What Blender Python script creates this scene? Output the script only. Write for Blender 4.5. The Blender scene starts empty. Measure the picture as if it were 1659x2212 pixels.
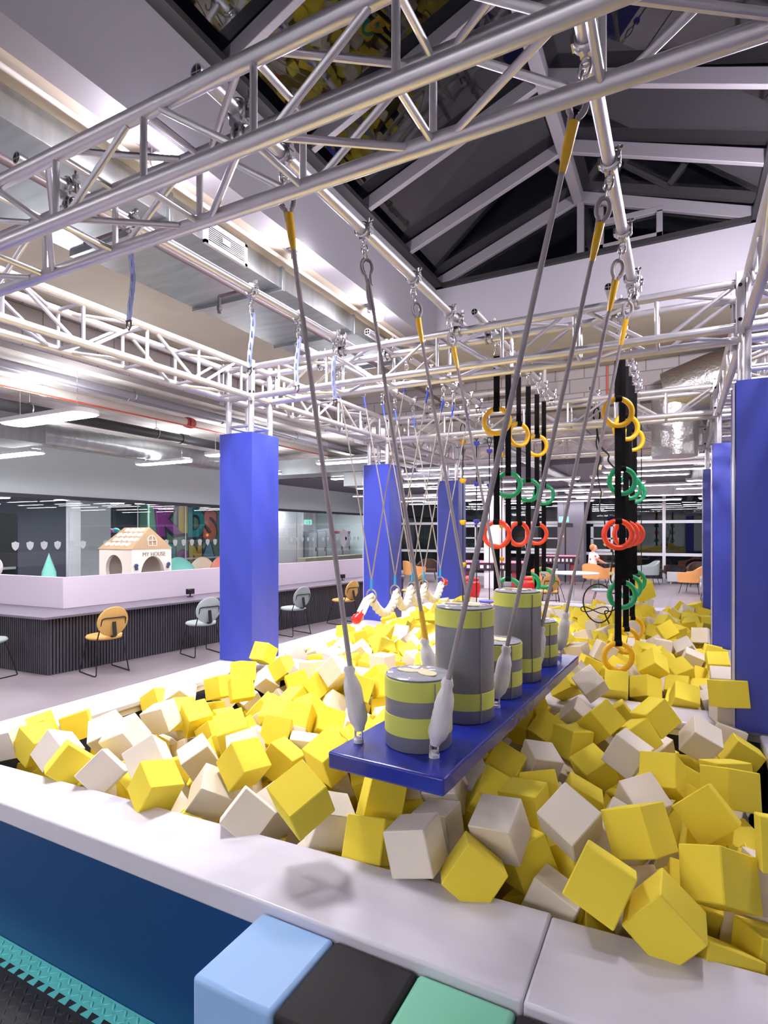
import bpy, math, random
from mathutils import Vector, Matrix, Quaternion, Euler
PI = math.pi
R = math.radians
rnd = random.Random(7)
scene = bpy.context.scene
col = scene.collection

# ------------------------------------------------------------ camera, world, exposure
cam_d = bpy.data.cameras.new('camera')
cam = bpy.data.objects.new('camera', cam_d)
col.objects.link(cam)
cam.location = (0, 0, 1.75)
cam.rotation_euler = (R(90), 0, R(27.5))
cam_d.sensor_fit = 'VERTICAL'
cam_d.sensor_height = 36.0
cam_d.lens = 36.0 * 1228.0 / 2212.0
cam_d.shift_y = 44.0 / 2212.0
cam_d.clip_start = 0.02
cam_d.clip_end = 200
scene.camera = cam

w = bpy.data.worlds.new('night')
scene.world = w
w.use_nodes = True
w.node_tree.nodes['Background'].inputs[0].default_value = (0.003, 0.0033, 0.005, 1)
w.node_tree.nodes['Background'].inputs[1].default_value = 1.0

scene.view_settings.view_transform = 'Standard'
scene.view_settings.look = 'None'
scene.view_settings.exposure = 0.9
scene.view_settings.gamma = 1.0
scene.view_settings.use_curve_mapping = False
scene.cycles.max_bounces = 7
scene.cycles.diffuse_bounces = 4
scene.cycles.glossy_bounces = 4
scene.cycles.transmission_bounces = 5
scene.cycles.transparent_max_bounces = 12
scene.cycles.caustics_reflective = False
scene.cycles.caustics_refractive = False
scene.cycles.sample_clamp_indirect = 4.0
scene.cycles.use_denoising = True

LED = 28.0          # strength of every LED diffuser in the hall
UP_GLOW = 15.0      # glow added on their tops to brighten the ceiling
FLOOD = 255.0      # watts of each flood lamp under the left roof-light edge
FLOOD_ADDED = 75.0     # and of the unseen ones added under the right edge

# ------------------------------------------------------------ materials
def lin(h):
    h = h.lstrip('#')
    out = []
    for i in (0, 2, 4):
        c = int(h[i:i+2], 16) / 255.0
        out.append(c / 12.92 if c <= 0.04045 else ((c + 0.055) / 1.055) ** 2.4)
    return (out[0], out[1], out[2], 1.0)

MATS = {}
def mat(name, colr, rough=0.5, metal=0.0, spec=0.5, bump=0.0, bscale=60.0, var=0.0, vscale=6.0, emit=0.0,
        coat=0.0, sub=0.0, stretch=None, col2=None):
    if name in MATS:
        return MATS[name]
    m = bpy.data.materials.new(name)
    m.use_nodes = True
    nt = m.node_tree
    b = nt.nodes['Principled BSDF']
    c = lin(colr) if isinstance(colr, str) else colr
    b.inputs['Base Color'].default_value = c
    b.inputs['Roughness'].default_value = rough
    b.inputs['Metallic'].default_value = metal
    b.inputs['Specular IOR Level'].default_value = spec
    if coat:
        b.inputs['Coat Weight'].default_value = coat
        b.inputs['Coat Roughness'].default_value = 0.12
    if sub:
        b.inputs['Subsurface Weight'].default_value = sub
        b.inputs['Subsurface Radius'].default_value = (0.03, 0.025, 0.01)
    if emit:
        b.inputs['Emission Color'].default_value = c
        b.inputs['Emission Strength'].default_value = emit
    tc = None
    if bump or var:
        tc = nt.nodes.new('ShaderNodeTexCoord')
        mp = nt.nodes.new('ShaderNodeMapping')
        nt.links.new(tc.outputs['Object'], mp.inputs['Vector'])
        if stretch:
            mp.inputs['Scale'].default_value = stretch
    if var:
        n = nt.nodes.new('ShaderNodeTexNoise')
        n.inputs['Scale'].default_value = vscale
        n.inputs['Detail'].default_value = 5
        nt.links.new(mp.outputs['Vector'], n.inputs['Vector'])
        mx = nt.nodes.new('ShaderNodeMix')
        mx.data_type = 'RGBA'
        c2 = lin(col2) if col2 else tuple(max(0, x * (1 - var)) for x in c[:3]) + (1,)
        mx.inputs[6].default_value = c
        mx.inputs[7].default_value = c2
        rp = nt.nodes.new('ShaderNodeMapRange')
        rp.inputs[1].default_value = 0.35
        rp.inputs[2].default_value = 0.7
        nt.links.new(n.outputs['Fac'], rp.inputs[0])
        nt.links.new(rp.outputs[0], mx.inputs[0])
        nt.links.new(mx.outputs[2], b.inputs['Base Color'])
    if bump:
        n2 = nt.nodes.new('ShaderNodeTexNoise')
        n2.inputs['Scale'].default_value = bscale
        n2.inputs['Detail'].default_value = 4
        nt.links.new(mp.outputs['Vector'], n2.inputs['Vector'])
        bp = nt.nodes.new('ShaderNodeBump')
        bp.inputs['Strength'].default_value = bump
        bp.inputs['Distance'].default_value = 0.01
        nt.links.new(n2.outputs['Fac'], bp.inputs['Height'])
        nt.links.new(bp.outputs['Normal'], b.inputs['Normal'])
    MATS[name] = m
    return m

def glass_mat(name, tint=(0.9, 0.93, 0.93), ior=1.5, rough=0.0):
    m = bpy.data.materials.new(name)
    m.use_nodes = True
    nt = m.node_tree
    nt.nodes.clear()
    o = nt.nodes.new('ShaderNodeOutputMaterial')
    tr = nt.nodes.new('ShaderNodeBsdfTransparent')
    tr.inputs[0].default_value = (*tint, 1)
    gl = nt.nodes.new('ShaderNodeBsdfGlossy')
    gl.inputs['Color'].default_value = (0.95, 0.95, 0.95, 1)
    gl.inputs['Roughness'].default_value = rough
    fr = nt.nodes.new('ShaderNodeFresnel')
    ge = nt.nodes.new('ShaderNodeNewGeometry')          # both faces of the pane reflect alike
    mr = nt.nodes.new('ShaderNodeMapRange')
    mr.inputs[3].default_value = ior
    mr.inputs[4].default_value = 1.0 / ior
    nt.links.new(ge.outputs['Backfacing'], mr.inputs[0])
    nt.links.new(mr.outputs[0], fr.inputs['IOR'])
    mx = nt.nodes.new('ShaderNodeMixShader')
    nt.links.new(fr.outputs[0], mx.inputs[0])
    nt.links.new(tr.outputs[0], mx.inputs[1])
    nt.links.new(gl.outputs[0], mx.inputs[2])
    nt.links.new(mx.outputs[0], o.inputs[0])
    MATS[name] = m
    return m

def emat(name, colr, strength):
    m = bpy.data.materials.new(name)
    m.use_nodes = True
    nt = m.node_tree
    nt.nodes.clear()
    o = nt.nodes.new('ShaderNodeOutputMaterial')
    e = nt.nodes.new('ShaderNodeEmission')
    e.inputs[0].default_value = lin(colr)
    e.inputs[1].default_value = strength
    nt.links.new(e.outputs[0], o.inputs[0])
    MATS[name] = m
    return m

M_led = emat('led_diffuser', '#FCFAFF', LED)
M_upglow = emat('led_uplight', '#FAFBFF', UP_GLOW)
M_ledfar = emat('led_diffuser_far', '#FFF8FF', 15.0)
M_bulb = emat('flood_lens', '#FFF6FF', 300.0)
M_bulb_added = emat('flood_lens_right', '#FFF6FF', 1000.0)  # strong lens of the added right-edge lamps
M_green_sign = emat('exit_sign_face', '#7fd8c4', 1.0)
M_alu = mat('aluminium', '#dad8df', 0.36, 0.78, var=0.05, vscale=9, stretch=(1, 1, 1))
M_galv = mat('galvanised_steel', '#b4b9bc', 0.33, 0.95, var=0.22, vscale=2.2, stretch=(1.0, 6.0, 1.0))
M_zinc = mat('zinc_fitting', '#cfcdd0', 0.25, 1.0)
M_steelD = mat('dark_steel', '#5d565c', 0.4, 0.6)
M_hole = mat('dark_inside', '#08080a', 0.9)
M_foil = mat('foil_insulation', '#d6d4d4', 0.3, 1.0, bump=0.9, bscale=22)
M_rim = mat('white_vinyl', '#d2cedb', 0.34, 0, 0.5, bump=0.12, bscale=7, var=0.06, vscale=5, stretch=(1, 3, 1), coat=0.15)
M_rimside = mat('cream_vinyl_edge', '#d6cfba', 0.45)
M_navy = mat('navy_vinyl', '#141c38', 0.5)
M_bluewall = mat('blue_vinyl_skirt', '#0c3f74', 0.36, bump=0.05, bscale=9)
M_blue = mat('blue_vinyl', '#2033aa', 0.5, spec=0.9, bump=0.28, bscale=5.5, coat=0.3)
M_blue.node_tree.nodes['Principled BSDF'].inputs['Coat Roughness'].default_value = 0.45
M_blue2 = mat('board_blue_vinyl', '#1c2b98', 0.27, bump=0.25, bscale=9, coat=0.25)
M_lilac = mat('seam_strip', '#cfc8e0', 0.35)
M_lblue = mat('sky_blue_vinyl', '#8fb6e6', 0.4, bump=0.08, bscale=12)
M_black = mat('black_vinyl', '#1a171c', 0.6, spec=0.25, bump=0.08, bscale=12)
M_mint = mat('mint_vinyl', '#78c4a6', 0.4, bump=0.08, bscale=12)
M_cubeY = mat('yellow_foam', '#efd94a', 0.9, spec=0.2, bump=0.035, bscale=90, sub=0.35)
M_cubeW = mat('cream_foam', '#e6dccf', 0.9, spec=0.2, bump=0.035, bscale=90, sub=0.35)
M_grey = mat('grey_vinyl', '#77757f', 0.38, bump=0.06, bscale=14)
M_lime = mat('lime_vinyl', '#c6cb5e', 0.4, bump=0.06, bscale=14)
M_clear = mat('glossy_clear_cover', '#aeb0ba', 0.12, coat=0.5, bump=0.15, bscale=14)
M_velcro = mat('cream_backing', '#e6dcb4', 0.6)
M_rope = mat('grey_rope', '#9d9498', 0.75, bump=0.3, bscale=240)
M_ropeT = mat('taupe_rope', '#8d8480', 0.7, bump=0.3, bscale=240)
M_ropeK = mat('black_cord', '#151416', 0.7)
M_shrink = mat('yellow_shrink_sleeve', '#e5b420', 0.3, coat=0.3)
M_canvas = mat('white_canvas', '#d5d1d6', 0.75, bump=0.5, bscale=18)
M_strap = mat('black_webbing', '#0c0b0d', 0.9, spec=0.15)
M_ringY = mat('yellow_plastic', '#f2b90f', 0.3, coat=0.2)
M_ringG = mat('green_plastic', '#0f9c63', 0.3, coat=0.2)
M_ringR = mat('orange_red_plastic', '#fb4a25', 0.3, coat=0.2)
M_red = mat('red_plastic', '#dc2424', 0.25, coat=0.3)
M_white_rope = mat('white_rope', '#e9e5da', 0.6)
M_bluewrap = mat('cyan_blue_tape', '#2f93c9', 0.4)
M_blueshrink = mat('royal_blue_sleeve', '#2d49c8', 0.4)
M_holdB = mat('violet_blue_plastic', '#5154d8', 0.35)
M_lan = mat('pale_blue_sleeve', '#b6c0f0', 0.3, coat=0.3)
M_lan2 = mat('pale_blue_chain', '#c3cff8', 0.3)
M_floor = mat('screed_floor', '#9b9198', 0.38, var=0.16, vscale=1.1, bump=0.02, bscale=14, col2='#887e84')
M_floorP = mat('pit_bed', '#a88f2c', 0.9)
M_mat = mat('black_rubber_mat', '#2a2a2e', 0.55)
M_teal = mat('teal_rubber', '#6fe0dc', 0.5, bump=0.1, bscale=60)
M_grey_wall = mat('painted_grey_plaster', '#8d8a93', 0.8, var=0.05, vscale=1.2, bump=0.04, bscale=20)
M_conc = mat('concrete_soffit', '#cfc5b9', 0.85, var=0.25, vscale=2.2, bump=0.15, bscale=12, col2='#aea292', stretch=(1, .35, 1))
M_stain = mat('stained_concrete', '#ebe6e2', 0.85, var=0.4, vscale=1.7, bump=0.1, bscale=14, col2='#b5afa8', stretch=(2.2, .8, 1))
M_beam = mat('beige_soffit', '#c9c2b4', 0.85, var=0.1, vscale=1.5)
M_pale = mat('pale_blue_grey_wall', '#e2eff1', 0.7)
M_white = mat('white_paint', '#e4e2e6', 0.5)
M_white2 = mat('white_frame', '#dcdde3', 0.4)
M_lilacw = mat('lilac_board', '#c9bdcc', 0.5)
M_ctop = mat('mauve_worktop', '#6f6674', 0.35)
M_rib = mat('charcoal_ribs', '#4a4750', 0.5)
M_frame = mat('black_powder_coat', '#141316', 0.4)
M_seatO = mat('mustard_fabric', '#dcae62', 0.75)
M_seatG = mat('pale_grey_fabric', '#aab4b6', 0.75)
M_orange = mat('orange_fabric', '#eba765', 0.75)
M_brown = mat('dark_brown_fabric', '#4b3730', 0.7)
M_house = mat('cream_playhouse', '#eee3d8', 0.6)
M_roof = mat('tan_playhouse_roof', '#ad8f6e', 0.6)
M_tile = mat('cream_roof_tile', '#efe6dc', 0.6)
M_darkwall = mat('dark_grey_wall', '#4b4a57', 0.7)
M_midwall = mat('mid_grey_wall', '#6d6b78', 0.7)
M_greenwall = mat('sage_green_wall', '#78a08e', 0.7)
M_skyframe = mat('painted_roof_frame', '#68656c', 0.55)
M_skyframeD = mat('black_roof_frame', '#161518', 0.5)
M_pipeW = mat('white_pipe', '#d5cfca', 0.5)
M_pipeG = mat('grey_pipe', '#85838c', 0.4, 0.3)
M_pipeB = mat('brown_grey_pipe', '#6d6064', 0.45, 0.3)
M_pipeK = mat('black_pipe', '#2b2b30', 0.5)
M_redp = mat('red_coupling', '#a8262a', 0.4)
M_orl = mat('orange_red_conduit', '#c9553f', 0.5)
M_skin = mat('skin', '#e9b598', 0.5)
M_glass = glass_mat('clear_partition_glass', (0.86, 0.89, 0.89), 1.5)
M_nglass = glass_mat('night_window_glass', (0.75, 0.78, 0.8), 1.55)
M_rglass = glass_mat('roof_glass', (0.5, 0.5, 0.52), 1.6)

def block_mat():
    m = bpy.data.materials.new('grey_blockwork')
    m.use_nodes = True
    nt = m.node_tree
    b = nt.nodes['Principled BSDF']
    tc = nt.nodes.new('ShaderNodeTexCoord')
    sp = nt.nodes.new('ShaderNodeSeparateXYZ')
    ad = nt.nodes.new('ShaderNodeMath')
    cb = nt.nodes.new('ShaderNodeCombineXYZ')
    br = nt.nodes.new('ShaderNodeTexBrick')
    nt.links.new(tc.outputs['Object'], sp.inputs[0])
    nt.links.new(sp.outputs[0], ad.inputs[0])
    nt.links.new(sp.outputs[1], ad.inputs[1])
    nt.links.new(ad.outputs[0], cb.inputs[0])
    nt.links.new(sp.outputs[2], cb.inputs[1])
    nt.links.new(cb.outputs[0], br.inputs['Vector'])
    br.inputs['Color1'].default_value = lin('#aaa4a6')
    br.inputs['Color2'].default_value = lin('#9d9798')
    br.inputs['Mortar'].default_value = lin('#7d7676')
    br.inputs['Scale'].default_value = 1.0
    br.inputs['Brick Width'].default_value = 0.4
    br.inputs['Row Height'].default_value = 0.2
    br.inputs['Mortar Size'].default_value = 0.008
    nt.links.new(br.outputs['Color'], b.inputs['Base Color'])
    b.inputs['Roughness'].default_value = 0.9
    bp = nt.nodes.new('ShaderNodeBump')
    n = nt.nodes.new('ShaderNodeTexNoise')
    n.inputs['Scale'].default_value = 35
    nt.links.new(tc.outputs['Object'], n.inputs['Vector'])
    nt.links.new(n.outputs['Fac'], bp.inputs['Height'])
    bp.inputs['Strength'].default_value = 0.4
    nt.links.new(bp.outputs[0], b.inputs['Normal'])
    MATS['block'] = m
    return m
M_block = block_mat()

# ------------------------------------------------------------ mesh helpers
class MB:
    def __init__(self):
        self.v = []
        self.f = []

    def add(self, vs, fs):
        o = len(self.v)
        self.v += [Vector(p) for p in vs]
        self.f += [tuple(i + o for i in q) for q in fs]
        return self

    def box(self, c, s, rot=None):
        c = Vector(c)
        hx, hy, hz = s[0] / 2, s[1] / 2, s[2] / 2
        vs = [Vector((x, y, z)) for z in (-hz, hz) for y in (-hy, hy) for x in (-hx, hx)]
        if rot is not None:
            vs = [rot @ p for p in vs]
        return self.add([p + c for p in vs],
                        [(0, 2, 3, 1), (4, 5, 7, 6), (0, 1, 5, 4), (2, 6, 7, 3), (0, 4, 6, 2), (1, 3, 7, 5)])

    def bb(self, a, b):
        return self.box([(a[i] + b[i]) / 2 for i in range(3)], [abs(b[i] - a[i]) for i in range(3)])

    def prism(self, poly, z0, z1):
        n = len(poly)
        vs = [(p[0], p[1], z0) for p in poly] + [(p[0], p[1], z1) for p in poly]
        fs = [tuple(range(n - 1, -1, -1)), tuple(range(n, 2 * n))]
        fs += [(i, (i + 1) % n, (i + 1) % n + n, i + n) for i in range(n)]
        return self.add(vs, fs)

    def loft(self, rings, closed_ring=True, cap=True, loop=False):
        n = len(rings[0])
        o = len(self.v)
        for r in rings:
            self.v += [Vector(p) for p in r]
        k = len(rings)
        for i in range(k if loop else k - 1):
            j = (i + 1) % k
            for a in range(n if closed_ring else n - 1):
                b = (a + 1) % n
                self.f.append((o + i * n + a, o + i * n + b, o + j * n + b, o + j * n + a))
        if cap and not loop:
            self.f.append(tuple(o + a for a in range(n - 1, -1, -1)))
            self.f.append(tuple(o + (k - 1) * n + a for a in range(n)))
        return self

    def tube(self, pts, r, n=10, cap=True, loop=False, flat=None):
        pts = [Vector(p) for p in pts]
        k = len(pts)
        rr = r if isinstance(r, (list, tuple)) else [r] * k
        tang = []
        for i in range(k):
            if loop:
                t = pts[(i + 1) % k] - pts[i - 1]
            elif i == 0:
                t = pts[1] - pts[0]
            elif i == k - 1:
                t = pts[-1] - pts[-2]
            else:
                t = (pts[i + 1] - pts[i]).normalized() + (pts[i] - pts[i - 1]).normalized()
            if t.length < 1e-9:
                t = Vector((0, 0, 1))
            tang.append(t.normalized())
        up = Vector((0, 0, 1)) if abs(tang[0].z) < 0.9 else Vector((1, 0, 0))
        nrm = (up - tang[0] * up.dot(tang[0])).normalized()
        rings = []
        for i in range(k):
            nrm = nrm - tang[i] * nrm.dot(tang[i])
            nrm.normalize()
            b = tang[i].cross(nrm)
            rings.append([pts[i] + (nrm * math.cos(2 * PI * a / n) + b * math.sin(2 * PI * a / n)) * rr[i] for a in range(n)])
        return self.loft(rings, True, cap, loop)

    def cyl(self, a, b, r, n=14, r2=None, cap=True):
        return self.tube([a, b], [r, r if r2 is None else r2], n, cap)

    def torus(self, c, axis, Rr, r, n=32, m=10, a0=0, a1=2 * PI, sx=1.0):
        axis = Vector(axis).normalized()
        u = Vector((0, 0, 1)) if abs(axis.z) < 0.9 else Vector((1, 0, 0))
        u = (u - axis * u.dot(axis)).normalized()
        vv = axis.cross(u)
        full = abs(a1 - a0 - 2 * PI) < 1e-6
        k = n if full else n + 1
        pts = [Vector(c) + (u * math.cos(a0 + (a1 - a0) * i / n) + vv * (sx * math.sin(a0 + (a1 - a0) * i / n))) * Rr for i in range(k)]
        return self.tube(pts, r, m, True, full)

    def lathe(self, prof, c=(0, 0, 0), n=32, axis=None):
        c = Vector(c)
        q = Vector((0, 0, 1)).rotation_difference(Vector(axis)) if axis is not None else Quaternion()
        rings = []
        for (r, z) in prof:
            rings.append([c + q @ Vector((max(r, 1e-4) * math.cos(2 * PI * a / n), max(r, 1e-4) * math.sin(2 * PI * a / n), z)) for a in range(n)])
        return self.loft(rings)

    def sphere(self, c, r, n=16, m=10, s=(1, 1, 1)):
        c = Vector(c)
        rings = []
        for i in range(m + 1):
            t = PI * i / m
            q = max(math.sin(t), 1e-3)
            rings.append([c + Vector((r * s[0] * q * math.cos(2 * PI * a / n), r * s[1] * q * math.sin(2 * PI * a / n), -r * s[2] * math.cos(t))) for a in range(n)])
        return self.loft(rings)

    def build(self, name, m, parent=None, sharp=40, bevel=0.0, origin=None, seg=2):
        me = bpy.data.meshes.new(name)
        if parent is not None:
            inv = parent.matrix_basis.inverted()
            g = parent.parent
            while g is not None:
                inv = inv @ g.matrix_basis.inverted()
                g = g.parent
            vs = [inv @ p for p in self.v]
            org = Vector((0, 0, 0))
        else:
            if origin is None:
                xs = [p.x for p in self.v]; ys = [p.y for p in self.v]; zs = [p.z for p in self.v]
                org = Vector(((min(xs) + max(xs)) / 2, (min(ys) + max(ys)) / 2, min(zs)))
            else:
                org = Vector(origin)
            vs = [p - org for p in self.v]
        me.from_pydata([tuple(p) for p in vs], [], self.f)
        me.update()
        if sharp:
            me.shade_smooth()
            me.set_sharp_from_angle(angle=R(sharp))
        me.materials.append(m)
        o = bpy.data.objects.new(name, me)
        col.objects.link(o)
        if parent is not None:
            o.parent = parent
        else:
            o.location = org
        if bevel:
            bv = o.modifiers.new('bevel', 'BEVEL')
            bv.width = bevel
            bv.segments = seg
            bv.limit_method = 'ANGLE'
            bv.angle_limit = R(50)
        return o

def tag(o, label=None, cat=None, group=None, kind=None):
    if label: o['label'] = label
    if cat: o['category'] = cat
    if group: o['group'] = group
    if kind: o['kind'] = kind
    return o

def thing(name, label, cat, loc=(0, 0, 0), rz=0.0, group=None):
    o = bpy.data.objects.new(name, None)
    o.empty_display_size = 0.05
    col.objects.link(o)
    o.location = loc
    o.rotation_euler = (0, 0, rz)
    o.matrix_basis = Matrix.Translation(Vector(loc)) @ Matrix.Rotation(rz, 4, 'Z')
    return tag(o, label, cat, group)

def struct(name, mb, m, bevel=0.0, sharp=40, label=None):
    o = mb.build(name, m, None, sharp, bevel)
    o['kind'] = 'structure'
    if label: o['label'] = label
    return o

def kids(o):
    return [c for c in bpy.data.objects if c.parent == o]

def copy_tree(o, loc=None, rz=None, parent=None):
    c = o.copy()
    col.objects.link(c)
    if parent is not None:
        c.parent = parent
    if loc is not None:
        c.location = loc
    if rz is not None:
        c.rotation_euler = (0, 0, rz)
    for ch in kids(o):
        if ch is not c:
            copy_tree(ch, None, None, c)
    return c
# ------------------------------------------------------------ the setting
ZS, ZL = 4.10, 3.565          # high soffit round the roof light, low hall ceiling
XU, XR, YU = -2.72, 0.72, 6.65  # edges of the roof-light opening
YB = -2.6
struct('floor', MB().bb((-18, -8, -0.2), (9, 24, 0)), M_floor)
# high soffit: left strip, right strip, far strip, near strip
struct('ceiling_left', MB().bb((-4.25, -8, ZS), (XU - .2, 8.5, ZS + .2)), M_conc)
struct('ceiling_beam', MB().bb((-5.62, -8, ZS - .03), (-4.25, 8.5, ZS + .2)), M_beam)
struct('ceiling_right', MB().bb((XR + .2, -8, ZS), (9, 8.5, ZS + .2)), M_conc)
struct('ceiling_far', MB().bb((XU - .2, YU + .2, ZS), (XR + .2, 8.5, ZS + .2)), M_beam)
struct('ceiling_near', MB().bb((XU - .2, -8, ZS), (XR + .2, YB - .2, ZS + .2)), M_conc)
struct('trim_1', MB().bb((-5.82, -8, ZL - .02), (-5.62, 8.7, ZS + .2)), M_block)
struct('trim_2', MB().bb((-5.62, 8.5, ZL - .02), (9, 8.7, ZS + .2)), M_block)
struct('ceiling_low', MB().bb((-12.1, -8, ZL), (-5.82, 8.7, ZL + .2)), M_stain)
struct('ceiling_hall', MB().bb((-12.1, 8.7, ZL), (9, 14, ZL + .2)), M_stain)
struct('ceiling_dark', MB().bb((-12.1, 14, ZL - .2), (9, 22.2, ZL + .2)), M_midwall)
# upstand walls of the roof light
struct('wall_upstand_left', MB().bb((XU - .2, YB - .2, ZS), (XU, YU + .2, 4.80)), M_grey_wall)
struct('wall_upstand_far', MB().bb((XU, YU, ZS), (XR, YU + .2, 4.80)), M_grey_wall)
struct('wall_upstand_right', MB().bb((XR, YB - .2, ZS), (XR + .2, YU + .2, 4.80)), M_grey_wall)
struct('wall_upstand_near', MB().bb((XU, YB - .2, ZS), (XR, YB, 4.80)), M_grey_wall)
struct('wall_back', MB().bb((-18, -8.2, -.2), (9, -8, 4.3)), M_pale)
struct('wall_right', MB().bb((9, -8.2, -.2), (9.2, 22.2, 4.3)), M_pale)

# roof light: black base frame, ridge, rafters, gable window, glass
XRG, ZRG, ZB = -1.0, 5.47, 4.80
roof = thing('roof_light', 'pitched glass roof light with painted metal rafters, dark with night', 'skylight', (XRG, 2, ZB))
roof['kind'] = 'structure'
b = MB()
b.bb((XU - .02, YB, ZB), (XU + .10, YU, ZB + .05)); b.bb((XR - .10, YB, ZB), (XR + .02, YU, ZB + .05))
b.bb((XU, YU - .06, ZB), (XR, YU + .04, ZB + .05))
b.build('base_frame', M_skyframeD, roof)
MB().box((XRG, (YB + YU) / 2, ZRG), (.10, YU - YB, .14)).build('ridge_beam', M_skyframe, roof, bevel=.006)
ys = [YU - .03 - .94 * k for k in range(10)]
for y in ys:
    for (xb, sg) in ((XU + .04, 1), (XR - .04, -1)):
        a = Vector((xb, y, ZB + .06)); c = Vector((XRG - sg * .03, y, ZRG))
        d = c - a
        q = Matrix.Rotation(-math.atan2(d.z, abs(d.x)) * sg, 3, 'Y')
        MB().box((a + c) / 2, (d.length, .055, .12), q).build('rafter', M_skyframe, roof, bevel=.005)
for (xb, sg) in ((XU, 1), (XR, -1)):
    a = Vector((xb, 0, ZB + .12)); c = Vector((XRG, 0, ZRG + .07))
    n = Vector((-(c.z - a.z) * sg, 0, abs(c.x - a.x))).normalized() * .016
    for k in range(len(ys) - 1):
        y0, y1 = ys[k] - .02, ys[k + 1] + .02
        MB().add([(p.x + o * n.x, y, p.z + o * n.z) for o in (0, 1) for (p, y) in ((a, y0), (c, y0), (c, y1), (a, y1))],
                 [(0, 1, 2, 3), (7, 6, 5, 4), (0, 4, 5, 1), (1, 5, 6, 2), (2, 6, 7, 3), (3, 7, 4, 0)]).build('roof_pane', M_rglass, roof, sharp=0)
MB().box((XRG + .02, YU - .02, (ZB + ZRG) / 2), (.07, .07, ZRG - ZB)).build('gable_mullion', M_skyframe, roof)
g = MB()
for (x0, x1, z0, z1) in ((-.80, -.74, 4.84, 5.30), (-.22, -.16, 4.84, 5.12), (-.80, -.16, 5.10, 5.16), (-.80, -.16, 4.84, 4.89)):
    g.bb((x0, YU - .06, z0), (x1, YU, z1))
g.build('gable_vent', M_skyframe, roof, bevel=.004)
MB().add([(XU + .1, YU, ZB + .05), (XR - .1, YU, ZB + .05), (XRG, YU, ZRG), (XU + .1, YU + .012, ZB + .05), (XR - .1, YU + .012, ZB + .05), (XRG, YU + .012, ZRG)],
         [(0, 1, 2), (5, 4, 3), (0, 3, 4, 1), (1, 4, 5, 2), (2, 5, 3, 0)]).build('gable_pane', M_rglass, roof, sharp=0)

# ------------------------------------------------------------ foam pit
XL0, XL1, XR0, XR1 = -3.68, -3.31, 0.30, 0.68
YF0, YF1 = 1.395, 9.65
ZRIM = .60
struct('wall_pit_left', MB().bb((XL0 + .03, 1.62, 0), (XL1 - .02, YF1, .514)), M_navy)
struct('wall_pit_right', MB().bb((XR0 + .12, 1.76, 0), (XR1 - .03, 3.86, .514)), M_navy)
struct('wall_pit_right_back', MB().bb((XR0 + .02, 3.87, 0), (XR1 - .03, YF1, .514)), M_navy)
struct('wall_pit_far', MB().bb((XL1 - .01, 9.27, 0), (XR0 + .01, YF1 - .03, .514)), M_navy)
struct('wall_pit_divider', MB().bb((XL1 - .01, 3.92, 0), (XR0 + .01, 4.20, .514)), M_navy)
struct('wall_pit_front', MB().prism([(XL0 + .03, YF0 + .015), (XR1 + 1.2, YF0 + .015), (XR1 + 1.2, 1.72), (XR0, 1.72), (XL1, 1.60), (XL0 + .03, 1.60)], 0, .5135), M_bluewall)
struct('floor_pit', MB().bb((XL1, 1.6, 0), (XR0, 9.25, .26)), M_floorP)
edge = lambda x: 1.625 + (x + 3.0) * (0.165 / 3.2)     # inner line of the front pads
fx = [XL0, -.343, 2.0]
fl = ['white vinyl edge pad along the pit front, left and middle part', 'white vinyl edge pad of the pit front running out at the lower right']
for i in range(2):
    x0, x1 = fx[i] + .0005, fx[i + 1] - .0005
    st = .010 * i
    o = MB().prism([(x0, YF0), (x1, YF0), (x1, edge(x1) - st), (x0, edge(x0) - st)], .515, ZRIM - .004 * i).build('edge_pad', M_rim, None, bevel=.009, seg=3)
    tag(o, fl[i], 'pad', 'white pads round the foam pit')
def pad(a, b_, label):
    t = thing('edge_pad', label, 'pad', ((a[0] + b_[0]) / 2, (a[1] + b_[1]) / 2, .515), 0, 'white pads round the foam pit')
    MB().bb((a[0], a[1], .545), (b_[0], b_[1], ZRIM)).build('pad_top', M_rim, t, bevel=.016, seg=3)
    MB().bb((a[0] + .006, a[1] + .006, .515), (b_[0] - .006, b_[1] - .006, .547)).build('pad_underside', M_rimside, t)
    return t
YC = [1.50, 4.06, 6.70, 9.28]
for k, (y0, y1) in enumerate(((1.70, 3.86), (3.87, 6.50), (6.51, 9.24))):
    pad((XL0, y0, 0), (XL1, y1, 0), 'white edge pad on the counter side of the pit, ' + ('nearest the camera', 'behind the first blue column', 'farthest back')[k])
    pad((XR0 + (.10 if k == 0 else 0), y0 + .1, 0), (XR1, y1, 0), 'white edge pad on the right side of the pit, ' + ('before the nearest column', 'between the two nearest columns', 'farthest back')[k])
pad((XL0, 9.25, 0), (XR1, YF1, 0), 'white edge pad closing the far end of the foam pit')
pad((XL1 + .005, 3.89, 0), (XR0 - .005, 4.23, 0), 'white divider pad crossing the pit behind the hanging board')

# coloured blocks in front of the pit, rubber mat
bw = .264
bx0 = -1.145
bl = [('sky_blue', M_lblue, 'sky blue vinyl block in front of the pit edge'), ('black', M_black, 'black vinyl block between the sky blue and mint blocks'),
      ('mint', M_mint, 'mint green vinyl block in front of the pit edge'), ('black', M_black, 'black vinyl block right of the mint block')]
for i, (nm, m, lb) in enumerate(bl):
    x0 = bx0 + i * bw
    o = MB().bb((x0, 1.098, 0), (x0 + bw - .002, 1.388, .578)).build('step_block', m, None, bevel=.014, seg=3)
    tag(o, lb, 'foam block', 'coloured blocks in front of the pit')
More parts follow.
